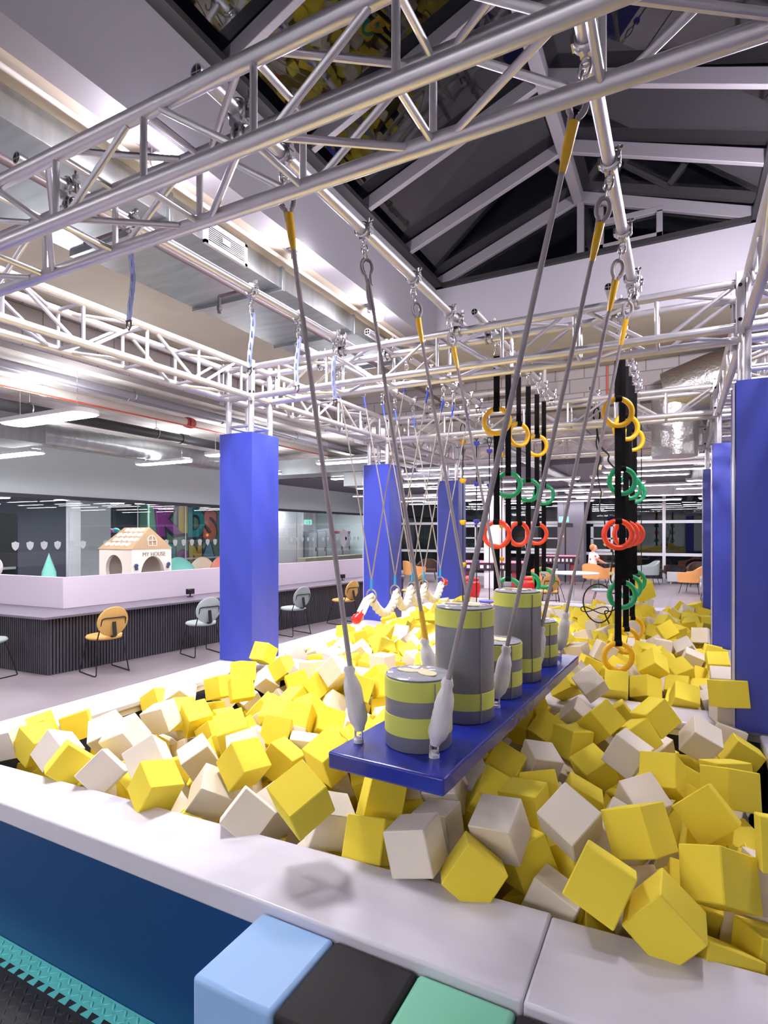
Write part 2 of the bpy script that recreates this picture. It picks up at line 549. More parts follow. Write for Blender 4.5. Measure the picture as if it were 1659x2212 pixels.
# mat with interlocking teal border
mt = thing('rubber_mat', 'black studded rubber floor mat with a teal puzzle-cut border', 'mat', (-2.6, .6, 0))
yb_, ym = 1.408, 1.338
def key(x0, p):        # one dovetail tooth of the border, pointing towards -y
    return [(x0, ym), (x0 - .010, ym - .027), (x0 + .032, ym - .027), (x0 + .022, ym)]
pitch = .064
xs = [-3.7 + pitch * i for i in range(int(2.62 / pitch))]
low = []
for x in xs:
    low += key(x, pitch)
poly = [(-3.75, yb_)] + [(-3.75, ym)] + low + [(-1.08, ym), (-1.08, yb_)]
MB().prism(poly, 0, .0145).build('mat_border', M_teal, mt, sharp=20)
poly2 = [(-3.75, ym - .0005)] + [(p[0], p[1] - .0008) for p in low] + [(-1.08, ym - .0005), (-1.08, -1.0), (-3.75, -1.0)]
MB().prism(poly2, 0, .0135).build('mat_field', M_mat, mt, sharp=20)
stud = MB()
studT = MB()
def leaf(mbx, x, y, z, ang, L=.017, W=.0055, H=.0022):
    n = 8
    ca, sa = math.cos(ang), math.sin(ang)
    def P(u, v, zz): return (x + u * ca - v * sa, y + u * sa + v * ca, zz)
    ring = [P(L * math.cos(2 * PI * k / n), W * math.sin(2 * PI * k / n), z) for k in range(n)]
    ring2 = [P(.6 * L * math.cos(2 * PI * k / n), .5 * W * math.sin(2 * PI * k / n), z + H) for k in range(n)]
    mbx.add(ring + ring2, [(k, (k + 1) % n, (k + 1) % n + n, k + n) for k in range(n)] + [tuple(range(n, 2 * n))])
for i in range(62):
    for j in range(24):
        x, y = -3.1 + i * .032, 1.285 - j * .032
        leaf(stud, x + .004, y, .0135, R(45) if (i + j) % 2 else R(-45))
stud.build('mat_studs', M_mat, mt, sharp=0)['kind'] = 'stuff'
for i in range(74):
    for j in range(2):
        leaf(studT, -3.5 + i * .032 + (.016 if j % 2 else 0), 1.388 - j * .030, .0145, R(45) if (i + j) % 2 else R(-45))
studT.build('border_studs', M_teal, mt, sharp=0)['kind'] = 'stuff'

# ------------------------------------------------------------ trusses
CR, BR_, S2 = .027, .0125, .13
ZT = 3.085
def truss(axis, a0, a1, c, label, phase=0.0, bay=.49, group=None):
    P = (lambda t, o, z: Vector((t, c + o, ZT + z))) if axis == 'x' else (lambda t, o, z: Vector((c + o, t, ZT + z)))
    t = thing('box_truss', label, 'truss', P((a0 + a1) / 2, 0, -S2 - CR), 0, group)
    for o in (-S2, S2):
        for z in (-S2, S2):
            MB().cyl(P(a0, o, z), P(a1, o, z), CR, 16).build('chord', M_alu, t)
    k0 = math.ceil((a0 - phase) / bay)
    nodes = []
    k = k0
    while phase + k * bay < a1 - .03:
        nodes.append((phase + k * bay, k)); k += 1
    e = S2 - .02
    ns = {}
    def brace(p, q):
        MB().cyl(p, q, BR_, 9).build('brace', M_alu, t)
    for (x, k) in nodes:
        for o in (-S2, S2):
            brace(P(x, o, -e), P(x, o, e))
        for z in (-S2, S2):
            brace(P(x, -e, z), P(x, e, z))
    for (x, k) in [(nodes[0][0] - bay, nodes[0][1] - 1)] + nodes:
        s = 1 if k % 2 == 0 else -1
        x0, x1 = x + .085, x + bay - .085
        if x0 < a0 - .02 or x1 > a1 + .02:
            continue
        for o in (-S2, S2):
            brace(P(x0, o, s * e), P(x1, o, -s * e))
        for z in (-S2, S2):
            brace(P(x0, s * e, z), P(x1, -s * e, z))
    return t
XCL, XCR = -3.505, .475
HB = S2 + .05
TG = 'silver box trusses over the foam pit'
tn = ['nearest truss, crossing the top of the picture', 'second truss back, meeting the two nearest blue columns', 'third truss back, between the middle blue columns', 'farthest truss, over the far end of the pit']
for i, y in enumerate(YC):
    truss('x', XCL + HB, XCR - HB, y, 'silver aluminium box truss across the pit: ' + tn[i], -.677 if i == 0 else -.62, group=TG)
for i in range(3):
    truss('y', YC[i] + HB, YC[i + 1] - HB, XCL, 'silver box truss running back on the counter side, ' + ('nearest span', 'middle span', 'farthest span')[i], YC[i] + .34, group=TG)
    truss('y', YC[i] + HB, YC[i + 1] - HB, XCR, 'silver box truss running back on the right side, ' + ('nearest span', 'middle span', 'farthest span')[i], YC[i] + .34, group=TG)
for i in (1, 2, 3):
    truss('x', XCR + HB, 3.1, YC[i], 'silver box truss going off to the right from the ' + ('first', 'second', 'third')[i - 1] + ' dark blue column', .9, group=TG)

def column(x, y, label, side):
    t = thing('padded_truss_column', label, 'column', (x, y, ZRIM if y > 2 else 0), 0, 'truss columns wrapped in blue pads')
    z0 = ZRIM if y > 2 else 0
    for dx in (-S2, S2):
        for dy in (-S2, S2):
            MB().cyl((x + dx, y + dy, z0 + .02), (x + dx, y + dy, ZT - HB), CR, 14).build('post', M_alu, t)
    for zz in (2.70,):
        for (a, b_) in (((-S2, -S2), (S2, -S2)), ((-S2, S2), (S2, S2)), ((-S2, -S2), (-S2, S2)), ((S2, -S2), (S2, S2))):
            MB().cyl((x + a[0], y + a[1], zz), (x + b_[0], y + b_[1], zz), BR_, 9).build('rung', M_alu, t)
    h = .186
    prof = []
    m = MB()
    rr = random.Random(int(100 * (x + 10 * y)))
    nz, nu = 16, 10
    rings = []
    for iz in range(nz + 1):
        z = z0 + .002 + (2.63 - z0) * iz / nz
        ring = []
        for sd in range(4):
            for iu in range(nu):
                u = -1 + 2 * iu / nu
                edge_ = 1 - abs(u) ** 4
                wob = .006 * edge_ * (rr.random() - .3) + .004 * edge_ * math.sin(3 * u + 1.3 * iz)
                px, py = ((u * h, -h - wob), (h + wob, u * h), (-u * h, h + wob), (-h - wob, -u * h))[sd]
                ring.append((x + px, y + py, z))
        rings.append(ring)
    m.loft(rings)
    pc_ = m.build('pad_cover', M_blue, t, sharp=50)
    sx = -1 if side == 'L' else 1
    side_strip = MB()
    if side == 'R':
        side_strip.bb((x - h - .012, y - h + .01, z0 + .01), (x - h - .004, y - h + .09, 2.61))  # bright sheen of the lit side face, put in as a lilac strip
        side_strip.build('closing_strip', M_lilac, pc_)
    else:
        side_strip.bb((x - h - .02, y - h + .02, z0 + .01), (x - h + .0, y + h - .05, 2.60))  # pale lilac strip on the outer side face
        side_strip.build('closing_strip', M_lilac, pc_)
    return t
def corner(x, y, label):
    t = thing('truss_corner', label, 'truss corner', (x, y, ZT - HB), 0, 'corner blocks joining the trusses')
    m = MB()
    e = S2
    for a in (-e, e):
        for b_ in (-e, e):
            m.cyl((x + a, y + b_, ZT - HB), (x + a, y + b_, ZT + HB), CR, 12)
            m.cyl((x - HB, y + a, ZT + b_), (x + HB, y + a, ZT + b_), CR, 12)
            m.cyl((x + a, y - HB, ZT + b_), (x + a, y + HB, ZT + b_), CR, 12)
    m.build('corner_frame', M_alu, t)
    for (dx, dy) in ((0, -1), (0, 1), (1, 0), (-1, 0)):
        for s in (-1, 1):
            pc = Vector((x + (s * .165 if dx == 0 else dx * HB), y + (s * .165 if dy == 0 else dy * HB), ZT))
            pl_ = MB().box(pc, (.044 if dx == 0 else .012, .012 if dx == 0 else .044, 2 * HB)).build('end_plate', M_alu, t, bevel=.003)
            for zz in (-.1, .1):
                c0 = pc + Vector((dx, dy, 0)) * .006 + Vector((0, 0, zz))
                MB().cyl(c0, c0 + Vector((dx, dy, 0)) * .004, .011, 10).build('bolt', M_hole, pl_)  # dark disc painted in for the shaded hole in the plate
    return t
nl = ['out at the lower left', 'nearest, beside the mustard chair', 'middle of three', 'farthest of three']
nr = ['out at the lower right', 'nearest and largest, at the right edge', 'second, behind the nearest', 'third and farthest']
for i, y in enumerate(YC):
    column(XCL, y, 'bright blue padded truss column on the counter side, ' + nl[i], 'L')
    corner(XCL, y, 'silver corner block above the counter-side blue column, ' + nl[i])
    column(XCR, y, 'dark blue padded truss column on the right side, ' + nr[i], 'R')
    corner(XCR, y, 'silver corner block above the right-hand dark blue column, ' + nr[i])

# ------------------------------------------------------------ scaffold pipes lying on the trusses
PR, ZP = .026, ZT + S2 + CR + .028 + .028
PIPES = {}
def pipe(key_, x, y0, y1, label):
    t = thing('scaffold_pipe', label, 'pipe', (x, (y0 + y1) / 2, ZP - PR), 0, 'silver pipes lying across the trusses')
    m = MB()
    n = 18
    rings = []
    for (rr_, y) in ((PR - .004, y0 + .25), (PR - .004, y0), (PR, y0), (PR, y1), (PR - .004, y1), (PR - .004, y1 - .1)):
        rings.append([(x + rr_ * math.cos(2 * PI * a / n), y, ZP + rr_ * math.sin(2 * PI * a / n)) for a in range(n)])
    m.loft(rings, cap=False)
    m.build('pipe_wall', M_alu, t)
    f = MB()
    f.bb((x - .0015, y0 + .002, ZP - PR + .004), (x + .0015, y0 + .2, ZP + PR - .004)); f.bb((x - PR + .004, y0 + .002, ZP - .0015), (x + PR - .004, y0 + .2, ZP + .0015))
    f.build('cross_web', M_alu, t)
    MB().cyl((x, y0 + .2, ZP), (x, y0 + .205, ZP), PR - .003, 16).build('end_plug', M_hole, t)  # dark disc in place of the shade down the hollow pipe
    PIPES[key_] = x
    return t
pipe('C', -2.43, 1.38, 4.20, 'silver pipe on the trusses nearest the counter, with the pale blue lanyards')
pipe('A', -1.44, 1.40, 4.25, 'silver pipe carrying the left ropes of the hanging board')
pipe('B', -.262, 1.26, 4.25, 'silver pipe carrying the right ropes of the hanging board')
pipe('V1', -2.80, 3.83, 6.95, 'silver pipe of the middle bay nearest the counter, holding rope worm cords')
pipe('V2', -2.14, 3.83, 6.95, 'silver pipe of the middle bay holding the right cords of the rope worm')
pipe('R1', -1.28, 3.83, 6.95, 'silver pipe of the middle bay holding the left row of ring straps')
pipe('R2', -.40, 3.83, 6.95, 'silver pipe of the middle bay holding the right row of ring straps')
pipe('H1', -2.50, 6.45, 9.5, 'silver pipe of the far bay holding the blue and yellow climbing holds')
pipe('H2', -.85, 6.45, 9.5, 'silver pipe of the far bay holding the tangled black cords')

pipe('H3', -.45, 6.45, 9.5, 'silver pipe of the far bay holding the yellow hanging cube')

def coupler(x, y, label):
    t = thing('pipe_coupler', label, 'clamp', (x, y, ZT + S2), 0, 'couplers fixing the pipes to the trusses')
    zc = ZT + S2
    m = MB().torus((x, y - .035, ZP), (0, 1, 0), PR + .007, .009, 18, 8).torus((x, y + .0, ZP), (0, 1, 0), PR + .007, .009, 18, 8)
    m.torus((x - .02, y, zc), (1, 0, 0), CR + .007, .008, 18, 8).torus((x + .02, y, zc), (1, 0, 0), CR + .007, .008, 18, 8)
    m.box((x, y - .02, (zc + ZP) / 2), (.05, .05, .03))
    m.build('clamp_body', M_zinc, t)
    b2 = MB().cyl((x + .045, y - .02, ZP - .04), (x + .045, y - .02, ZP + .06), .006, 8).box((x + .045, y - .02, ZP + .035), (.03, .012, .014)).box((x + .045, y - .02, ZP + .01), (.026, .03, .012))
    b2.build('clamp_bolt', M_zinc, t)
    return t
for key_, (ys_, nm) in {'C': ((1.63, 3.93), 'lanyard pipe'), 'A': ((1.63, 3.93), 'left board-rope pipe'), 'B': ((1.63, 3.93), 'right board-rope pipe'),
                        'V1': ((4.19, 6.57), 'left worm-cord pipe'), 'V2': ((4.19, 6.57), 'right worm-cord pipe'), 'R1': ((4.19, 6.57), 'left ring pipe'),
                        'R2': ((4.19, 6.57), 'right ring pipe'), 'H1': ((6.83, 9.15), 'climbing-hold pipe'), 'H2': ((6.83, 9.15), 'black-cord pipe')}.items():
    for j, y in enumerate(ys_):
        coupler(PIPES[key_], y, 'silver coupler fixing the ' + nm + ' to the ' + ('nearer' if j == 0 else 'farther') + ' truss')
# ------------------------------------------------------------ hanging clamps, ropes
def half_coupler(x, y, label, grp='hanging clamps on the pipes'):
    """clamp round the pipe with a bolt on top and an eye below; returns height of the eye"""
    t = thing('hanging_clamp', label, 'clamp', (x, y, ZP - PR - .05), 0, grp)
    m = MB().torus((x, y - .012, ZP), (0, 1, 0), PR + .007, .009, 18, 8).torus((x, y + .012, ZP), (0, 1, 0), PR + .007, .009, 18, 8)
    m.box((x + .035, y, ZP + .012), (.022, .04, .016)).box((x + .035, y, ZP - .012), (.022, .04, .016)).box((x - .034, y, ZP), (.018, .04, .03))
    m.box((x, y, ZP - PR - .016), (.036, .036, .014))
    m.build('clamp_body', M_zinc, t)
    MB().cyl((x + .037, y, ZP - .035), (x + .037, y, ZP + .055), .0055, 8).box((x + .037, y, ZP + .047), (.036, .008, .012)).box((x + .037, y, ZP + .028), (.018, .018, .01)).build('wing_bolt', M_zinc, t)
    MB().cyl((x, y, ZP - PR - .02), (x, y, ZP - PR - .034), .006, 8).torus((x, y, ZP - PR - .046), (0, 1, 0), .014, .0045, 16, 7).build('eye_bolt', M_zinc, t)
    return ZP - PR - .055

def link(mb, c, d, side, L=.045, W=.017, r=.0045):
    """one chain link at c, along d, opening across side"""
    d = Vector(d).normalized(); s = (Vector(side) - d * Vector(side).dot(d)).normalized()
    pts = []
    for k in range(18):
        a = 2 * PI * k / 18
        q = math.copysign(max(0, L / 2 - W), math.cos(a)) if abs(math.cos(a)) > 1e-6 else 0
        pts.append(Vector(c) + d * (q + W * math.cos(a)) + s * (W * math.sin(a)))
    mb.tube(pts, r, 7, loop=True)

BZ = .95       # top face of the hanging board
def susp_rope(top, bot, label, sleeve=True, tail=False, shrink_low=False):
    x, y = top[0], top[1]
    ze = half_coupler(x, y, 'silver clamp of the ' + label.split(' of the hanging')[0])
    t = thing('suspension_rope', label, 'rope', (bot[0], bot[1], BZ), 0, 'ropes holding the hanging board')
    p0 = Vector((x, y, ze)); p1 = Vector(bot)
    d = (p1 - p0).normalized()
    c = MB()
    link(c, p0 + d * .012, d, (1, 0, 0), .05); link(c, p0 + d * .045, d, (0, 1, 0), .05)
    c.build('chain_link', M_zinc, t)
    e0 = p0 + d * .068
    side = Vector((.8, .6, 0)); side = (side - d * side.dot(d)).normalized()
    lp = []
    for k in range(25):
        a = -PI * .86 + 2 * PI * .86 * k / 24
        lp.append(e0 + d * (.045 - .045 * math.cos(a) * 1.0) + side * (.030 * math.sin(a)) * (1.0))
    end = e0 + d * .14
    lp = [end - side * .009] + lp + [end + side * .009]
    eye = MB().tube(lp, .0095, 9).build('rope_eye', M_rope, t)
    th = [e0 + d * (.045 - .034 * math.cos(-PI * .8 + 1.6 * PI * k / 18)) + side * (.020 * math.sin(-PI * .8 + 1.6 * PI * k / 18)) for k in range(19)]
    MB().tube(th, .004, 7).build('thimble', M_zinc, eye)
    s0 = e0 + d * .105
    if sleeve:
        m = MB().tube([s0, s0 + d * .03, s0 + d * .10, s0 + d * .155], [.019, .018, .016, .011], 12)
        m.build('yellow_sleeve', M_shrink, t)
    if tail:
        tl = [end - side * .012, e0 + d * .2 - side * .017, e0 + d * .27 - side * .012]
        MB().tube(tl, .0095, 9).build('rope_tail', M_rope, t)
    # canvas boot at the foot, following the rope
    Lb = .245
    q1 = p1 + Vector((0, 0, .045)); q0 = q1 - d * Lb
    MB().tube([end - d * .03, end, q0 + d * .03], .0100, 10).build('rope', M_rope, t)
    rb = random.Random(int(x * 100 + y * 10))
    rings = []
    u = Vector((1, 0, 0)); u = (u - d * u.dot(d)).normalized(); v = d.cross(u)
    rad = [.017, .022, .018, .024, .030, .033, .034, .034, .035, .036, .036, .037, .036, .032, .022, .017]
    n = 22
    for i, r_ in enumerate(rad):
        f = i / (len(rad) - 1)
        cpos = q0 + d * (Lb * f) + u * (.006 * math.sin(3.1 * f + x)) 
        amp = .18 if i in (1, 2, 3) else .06
        ring = []
        for a in range(n):
            w_ = 1 + amp * math.sin(a * 7 * 2 * PI / n + i) * .5 + .05 * (rb.random() - .5)
            ring.append(cpos + (u * math.cos(2 * PI * a / n) + v * math.sin(2 * PI * a / n)) * r_ * w_)
        rings.append(ring)
    boot = MB().loft(rings).build('canvas_boot', M_canvas, t, sharp=60)
    if shrink_low:
        MB().tube([q0 - d * .13, q0 + d * .01], [.013, .015], 10).build('yellow_sleeve', M_shrink, t)
    f = MB().tube([p1 + Vector((-.014, 0, .012)), p1 + Vector((-.014, 0, .042)), p1 + Vector((0, 0, .056)), p1 + Vector((.014, 0, .042)), p1 + Vector((.014, 0, .012))], .0045, 8)
    f.build('shackle', M_zinc, boot)
    MB().lathe([(0, 0), (.019, 0), (.019, .012), (.013, .016), (.013, .022), (0, .022)], p1, 16).build('foot_cap', M_canvas, boot)
    return t

YR = [1.875, 2.54, 3.155, 3.76]
xr = lambda y: -.775 + (y - 1.875) * .045       # right rope feet
xl = lambda y: -1.085 + (y - 1.875) * .045      # left rope feet
on = ['nearest', 'second', 'third', 'farthest']
for i, y in enumerate(YR):
    susp_rope((PIPES['B'], y), (xr(y), y, BZ + .001), 'grey board rope, ' + on[i] + ' on the right side of the hanging blue board')
    susp_rope((PIPES['A'], y), (xl(y), y, BZ + .001), 'grey board rope, ' + on[i] + ' on the left side of the hanging blue board', sleeve=(i != 1), tail=(i == 1), shrink_low=(i == 1))

# board with the five padded rollers standing on it
bd = thing('hanging_board', 'long blue vinyl board hung on grey ropes over the foam pit', 'balance board', (-.85, 2.78, BZ - .062))
ang = math.atan(.045)
q = Matrix.Rotation(-ang, 3, 'Z')
L0, L1 = 1.735, 3.87
mid = Vector((-.862, (L0 + L1) / 2, BZ - .031))
mb = MB()
nx, ny = 6, 26
W_, T_ = .462, .062
top = []
rr = random.Random(3)
vs = []; fs = []
for k, zz in ((0, T_ / 2), (1, -T_ / 2)):
    for j in range(ny + 1):
        for i in range(nx + 1):
            px = -W_ / 2 + W_ * i / nx; py = -(L1 - L0) / 2 + (L1 - L0) * j / ny
            inner = 0 < i < nx and 0 < j < ny
            px2 = px + (0 if 0 < i < nx else (.004 * (rr.random() - .5)))
            vs.append(mid + q @ Vector((px2, py, zz)))
N = (nx + 1) * (ny + 1)
idx = lambda k, i, j: k * N + j * (nx + 1) + i
for j in range(ny):
    for i in range(nx):
        fs.append((idx(0, i, j), idx(0, i + 1, j), idx(0, i + 1, j + 1), idx(0, i, j + 1)))
        fs.append((idx(1, i, j), idx(1, i, j + 1), idx(1, i + 1, j + 1), idx(1, i + 1, j)))
for j in range(ny):
    fs.append((idx(0, 0, j), idx(0, 0, j + 1), idx(1, 0, j + 1), idx(1, 0, j)))
    fs.append((idx(0, nx, j + 1), idx(0, nx, j), idx(1, nx, j), idx(1, nx, j + 1)))
for i in range(nx):
    fs.append((idx(0, i + 1, 0), idx(0, i, 0), idx(1, i, 0), idx(1, i + 1, 0)))
    fs.append((idx(0, i, ny), idx(0, i + 1, ny), idx(1, i + 1, ny), idx(1, i, ny)))
MB().add(vs, fs).build('board_pad', M_blue2, bd, bevel=.009, seg=3)
def roller(x, y, h, label):
    t = thing('padded_roller', label, 'foam roller', (x, y, BZ + .001), 0, 'grey and lime padded rollers on the hanging board')
    r = .127
    z0 = BZ + .001
    hb = .072; z1 = z0 + .055
    MB().lathe([(0, 0), (r - .004, 0), (r, .006), (r, h - .012), (r - .008, h), (0, h)], (x, y, z0), 48).build('roller_body', M_grey, t)
    rbody = kids(t)[0]
    MB().lathe([(r, 0), (r + .0018, .001), (r + .0018, hb - .001), (r, hb)], (x, y, z1), 48).build('lower_band', M_lime, rbody)
    MB().lathe([(r, 0), (r + .0018, .001), (r + .0018, hb - .001), (r, hb)], (x, y, z0 + h - hb - .006), 48).build('upper_band', M_lime, rbody)
    rr_ = random.Random(int(1000 * y))
    rings = []
    for f, zz in ((0, .0095), (.3, .009), (.7, .0075), (.93, .005), (1.0, .001)):
        rings.append([(x + max(f, .01) * (r - .002) * math.cos(2 * PI * a / 40), y + max(f, .01) * (r - .002) * math.sin(2 * PI * a / 40), z0 + h + zz + .0025 * (rr_.random() - .5) * (0 < f < 1)) for a in range(40)])
    tcov = MB().loft(rings[::-1], cap=True).build('top_cover', M_clear, t, sharp=70)
    pts = []
    for a in range(26):
        an = 2 * PI * a / 26
        rad = .05 + .018 * math.sin(2 * an + y) + .014 * math.sin(3 * an + 2 * y) + .006 * math.sin(5 * an)
        pts.append((x + .01 + rad * 1.25 * math.cos(an), y - .012 + rad * .8 * math.sin(an)))
    MB().prism(pts, z0 + h + .0095, z0 + h + .0118).build('backing_patch', M_velcro, tcov)
    MB().bb((x + .100, y - .084, z0 + .004), (x + .1035, y - .079, z0 + h - .01)).build('side_seam', M_grey, rbody)
    return t
rl = ['short grey roller with lime bands, nearest on the hanging board', 'tall grey roller with lime bands, behind the nearest short one', 'short grey roller with lime bands, between the two tall rollers',
      'tall grey roller with lime bands, farther of the two tall ones', 'short grey roller with lime bands, last on the hanging board']
for i, (x, y, h) in enumerate(((-.885, 1.985, .262), (-.835, 2.365, .478), (-.815, 2.775, .262), (-.795, 3.12, .478), (-.785, 3.53, .262))):
    roller(x, y, h, rl[i])

# ------------------------------------------------------------ pale blue lanyards on the counter-side pipe
def lanyard(y, i):
    x = PIPES['C']
    nm = ['nearest', 'second', 'third', 'farthest'][i]
    ze = half_coupler(x, y, 'silver clamp holding the ' + nm + ' pale blue lanyard')
    t = thing('chain_lanyard', 'pale blue covered chain lanyard, ' + nm + ' on the counter-side pipe', 'lanyard', (x, y, ze - .47), 0, 'pale blue lanyards')
    c = MB(); link(c, (x, y, ze - .012), (0, 0, 1), (1, 0, 0), .05); link(c, (x, y, ze - .045), (0, 0, 1), (0, 1, 0), .05, .017, .005)
    c.build('top_shackle', M_zinc, t)
    n = 14
    bend = lambda f: Vector((x + .012 * math.sin(f * 3.4 + i), y + .006 * math.sin(f * 5 + i), ze - .07 - .34 * f))
    rings = []
    for k in range(n + 1):
        p = bend(k / n); ww = .020 + .002 * math.sin(k * 2.6)
        rings.append([p + Vector((ww * math.cos(2 * PI * a / 10), .006 * math.sin(2 * PI * a / 10), 0)) for a in range(10)])
    MB().loft(rings).build('sleeve', M_lan, t)
    c = MB()
    for k in range(9):
        link(c, bend((k + .5) / 9), (0, 0, 1), (1, 0, 0) if k % 2 == 0 else (0, 1, 0), .046, .0115, .0042)
    c.build('chain', M_lan2, t)
    c = MB(); b = bend(1.0)
    pts = [b + Vector((-.012, 0, .0)), b + Vector((-.016, 0, -.03)), b + Vector((0, 0, -.05)), b + Vector((.016, 0, -.03)), b + Vector((.012, 0, .0))]
    c.tube(pts, .005, 8).cyl(b + Vector((-.02, 0, -.004)), b + Vector((.02, 0, -.004)), .005, 8)
    c.build('bottom_shackle', M_steelD, t)
for i, y in enumerate((1.93, 2.83, 3.33, 3.82)):
    lanyard(y, i)

# ------------------------------------------------------------ rope worm on V cords (middle bay)
WY = [4.50, 4.98, 5.38, 5.68, 6.16]
WX = -2.47
WZ = 1.165
wr = thing('rope_worm', 'thick twisted white rope with red knob ends, slung in swags between grey V cords', 'climbing rope', (WX, 5.3, .95))
path = []
def wp(f):   # position along the worm
    k = min(int(f), len(WY) - 2); u = f - k
    return Vector((WX + .02 * math.sin(2.2 * f), WY[k] + (WY[k + 1] - WY[k]) * u, WZ - .17 * math.sin(PI * u) ** .8))
fs_ = [i * .02 for i in range(int((len(WY) - 1) / .02) + 1)]
base = [wp(f) for f in fs_]
pre = [Vector((WX - .02, WY[0] - .16, WZ - .13)), Vector((WX - .01, WY[0] - .08, WZ - .03))]
base = pre + base
dense = base
for s in range(3):
    pts = []
    for k, p in enumerate(dense):
        a = k * .42 + s * 2 * PI / 3
        d = (dense[min(k + 1, len(dense) - 1)] - dense[max(k - 1, 0)]).normalized()
        u = Vector((1, 0, 0)); u = (u - d * u.dot(d)).normalized(); v = d.cross(u)
        pts.append(p + (u * math.cos(a) + v * math.sin(a)) * .019)
    MB().tube(pts, .023, 8).build('rope_strand', M_white_rope, wr)
k0 = base[0]; d0 = (base[0] - base[3]).normalized()
MB().lathe([(0, -.10), (.030, -.09), (.036, -.06), (.030, -.03), (.034, 0), (.046, .03), (.044, .06), (.022, .085), (0, .09)], k0 + d0 * .03, 18, d0).build('red_knob', M_red, wr)
MB().sphere(base[-1] + Vector((.01, .07, .0)), .044, 18, 12).build('red_knob', M_red, wr)
for i, y in enumerate(WY):
    nm = ['nearest', 'second', 'third', 'fourth', 'farthest'][i]
    t = thing('v_cord', 'taupe V-shaped cord pair with blue tape, ' + nm + ' of five holding the rope worm', 'cord', (WX, y, WZ - .05), 0, 'V cords of the rope worm')
    kn = Vector((WX, y, WZ + .15))
    for (key_, dx) in (('V1', -1), ('V2', 1)):
        X = PIPES[key_]
        ytop = y + .04 * dx
        ze = half_coupler(X, ytop, 'silver clamp above the ' + nm + ' rope-worm cord, on its ' + ('left' if dx < 0 else 'right') + ' pipe')
        c = MB(); link(c, (X, ytop, ze - .012), (0, 0, 1), (1, 0, 0), .05); link(c, (X, ytop, ze - .05), (0, 0, 1), (0, 1, 0), .06); link(c, (X, ytop, ze - .09), (0, 0, 1), (1, 0, 0), .05)
        c.build('chain', M_zinc, t)
        p0 = Vector((X, ytop, ze - .11)); d = (kn - p0).normalized()
        MB().cyl(p0, p0 + d * .12, .009, 8).build('blue_sleeve', M_blueshrink, t)
        MB().tube([p0 + d * .1, p0.lerp(kn, .5) + Vector((-.01 * dx, 0, 0)), kn], .0068, 8).build('cord', M_ropeT, t)
    MB().tube([kn + Vector((0, 0, .012)), kn - Vector((0, 0, .075))], .0125, 10).build('blue_tape', M_bluewrap, t)
    MB().torus((WX, y, WZ + .01), (.25, 1, 0), .058, .0075, 24, 8).build('loop', M_ropeT, t)

# ------------------------------------------------------------ ring straps (middle bay)
def ring_strap(x, y, kinds, label, rz, grp):
    """kinds: list of (z, material, name) from top to bottom"""
    ze = half_coupler(x, y, 'silver clamp above the ring strap that is ' + label.split(', ')[-1])
    t = thing('ring_strap', label, 'gym ring strap', (x, y, 0.7), rz, grp)
    q = Matrix.Rotation(rz, 3, 'Z')
    RO, rt = .098, .0195
    def wv(px, pz, py=0):
        v = q @ Vector((px, py, 0)); return Vector((x + v.x, y + v.y, pz))
    c = MB()
    c.tube([wv(-.022, ze - .075), wv(-.003, ze - .012), wv(.003, ze - .012), wv(.022, ze - .075)], .0035, 7).cyl(wv(-.027, ze - .075), wv(.027, ze - .075), .0045, 8)
    c.build('hanger', M_zinc, t)
    z = ze - .070
    for (zc, m, nm) in kinds:
        zb = zc + RO
        s = MB()
        # flat webbing, twisted slightly, folded round the ring
        n = 12
        rings = []
        for k in range(n + 1):
            f = k / n
            zz = z + (zb - z) * f
            tw = .25 * math.sin(f * PI) * math.sin(7 * y + zc)
            ca, sa = math.cos(tw), math.sin(tw)
            hw, ht = .0235, .0035
            if f > .93: ht = .012
            rings.append([wv(a * hw * ca - b_ * ht * sa, zz, a * hw * sa + b_ * ht * ca) for (a, b_) in ((-1, -1), (1, -1), (1, 1), (-1, 1))])
        s.loft(rings)
        s.torus(wv(0, zb), q @ Vector((1, 0, 0)), .023, .002, 12, 6)
        s.loft([[wv(a, zb + .0 + .024 * math.cos(an), .024 * math.sin(an)) for a in (-.0235, .0235)] + [wv(a, zb + .020 * math.cos(an), .020 * math.sin(an)) for a in (.0235, -.0235)] for an in [PI * 2 * k / 14 for k in range(15)]], cap=False)
        s.build('strap', M_strap, t)
        MB().torus(wv(0, zc), q @ Vector((0, 1, 0)), RO, rt, 44, 14).build(nm, m, t)
        z = zc - RO + .002
    return t
Yk, Gk, Rk = ('yellow_ring', M_ringY), ('green_ring', M_ringG), ('orange_red_ring', M_ringR)
ordn = ['nearest', 'second', 'third', 'fourth', 'fifth', 'farthest']
for row, (key_, ylist, rzs) in {'left': ('R1', [4.38, 4.72, 5.07, 5.43, 5.80, 6.13], [R(5), R(12), R(48), R(16), R(30), R(10)]),
                                'right': ('R2', [4.46, 4.80, 5.15, 5.50, 5.85, 6.18], [R(22), R(22), R(30), R(26), R(24), R(26)])}.items():
    for i, y in enumerate(ylist):
        if i % 2 == 0:
            ks = [(2.625, M_ringY, 'yellow_ring'), (1.735, M_ringR, 'orange_red_ring'), (.845, M_ringY, 'yellow_ring')]
            kn_ = 'yellow, orange-red and yellow rings'
        else:
            ks = [(2.15, M_ringG, 'green_ring'), (1.262, M_ringG, 'green_ring')]
            kn_ = 'two green rings'
        ring_strap(PIPES[key_], y, ks, 'black strap with ' + kn_ + ', ' + ordn[i] + ' in the ' + row + ' row', rzs[i], 'straps with coloured rings')

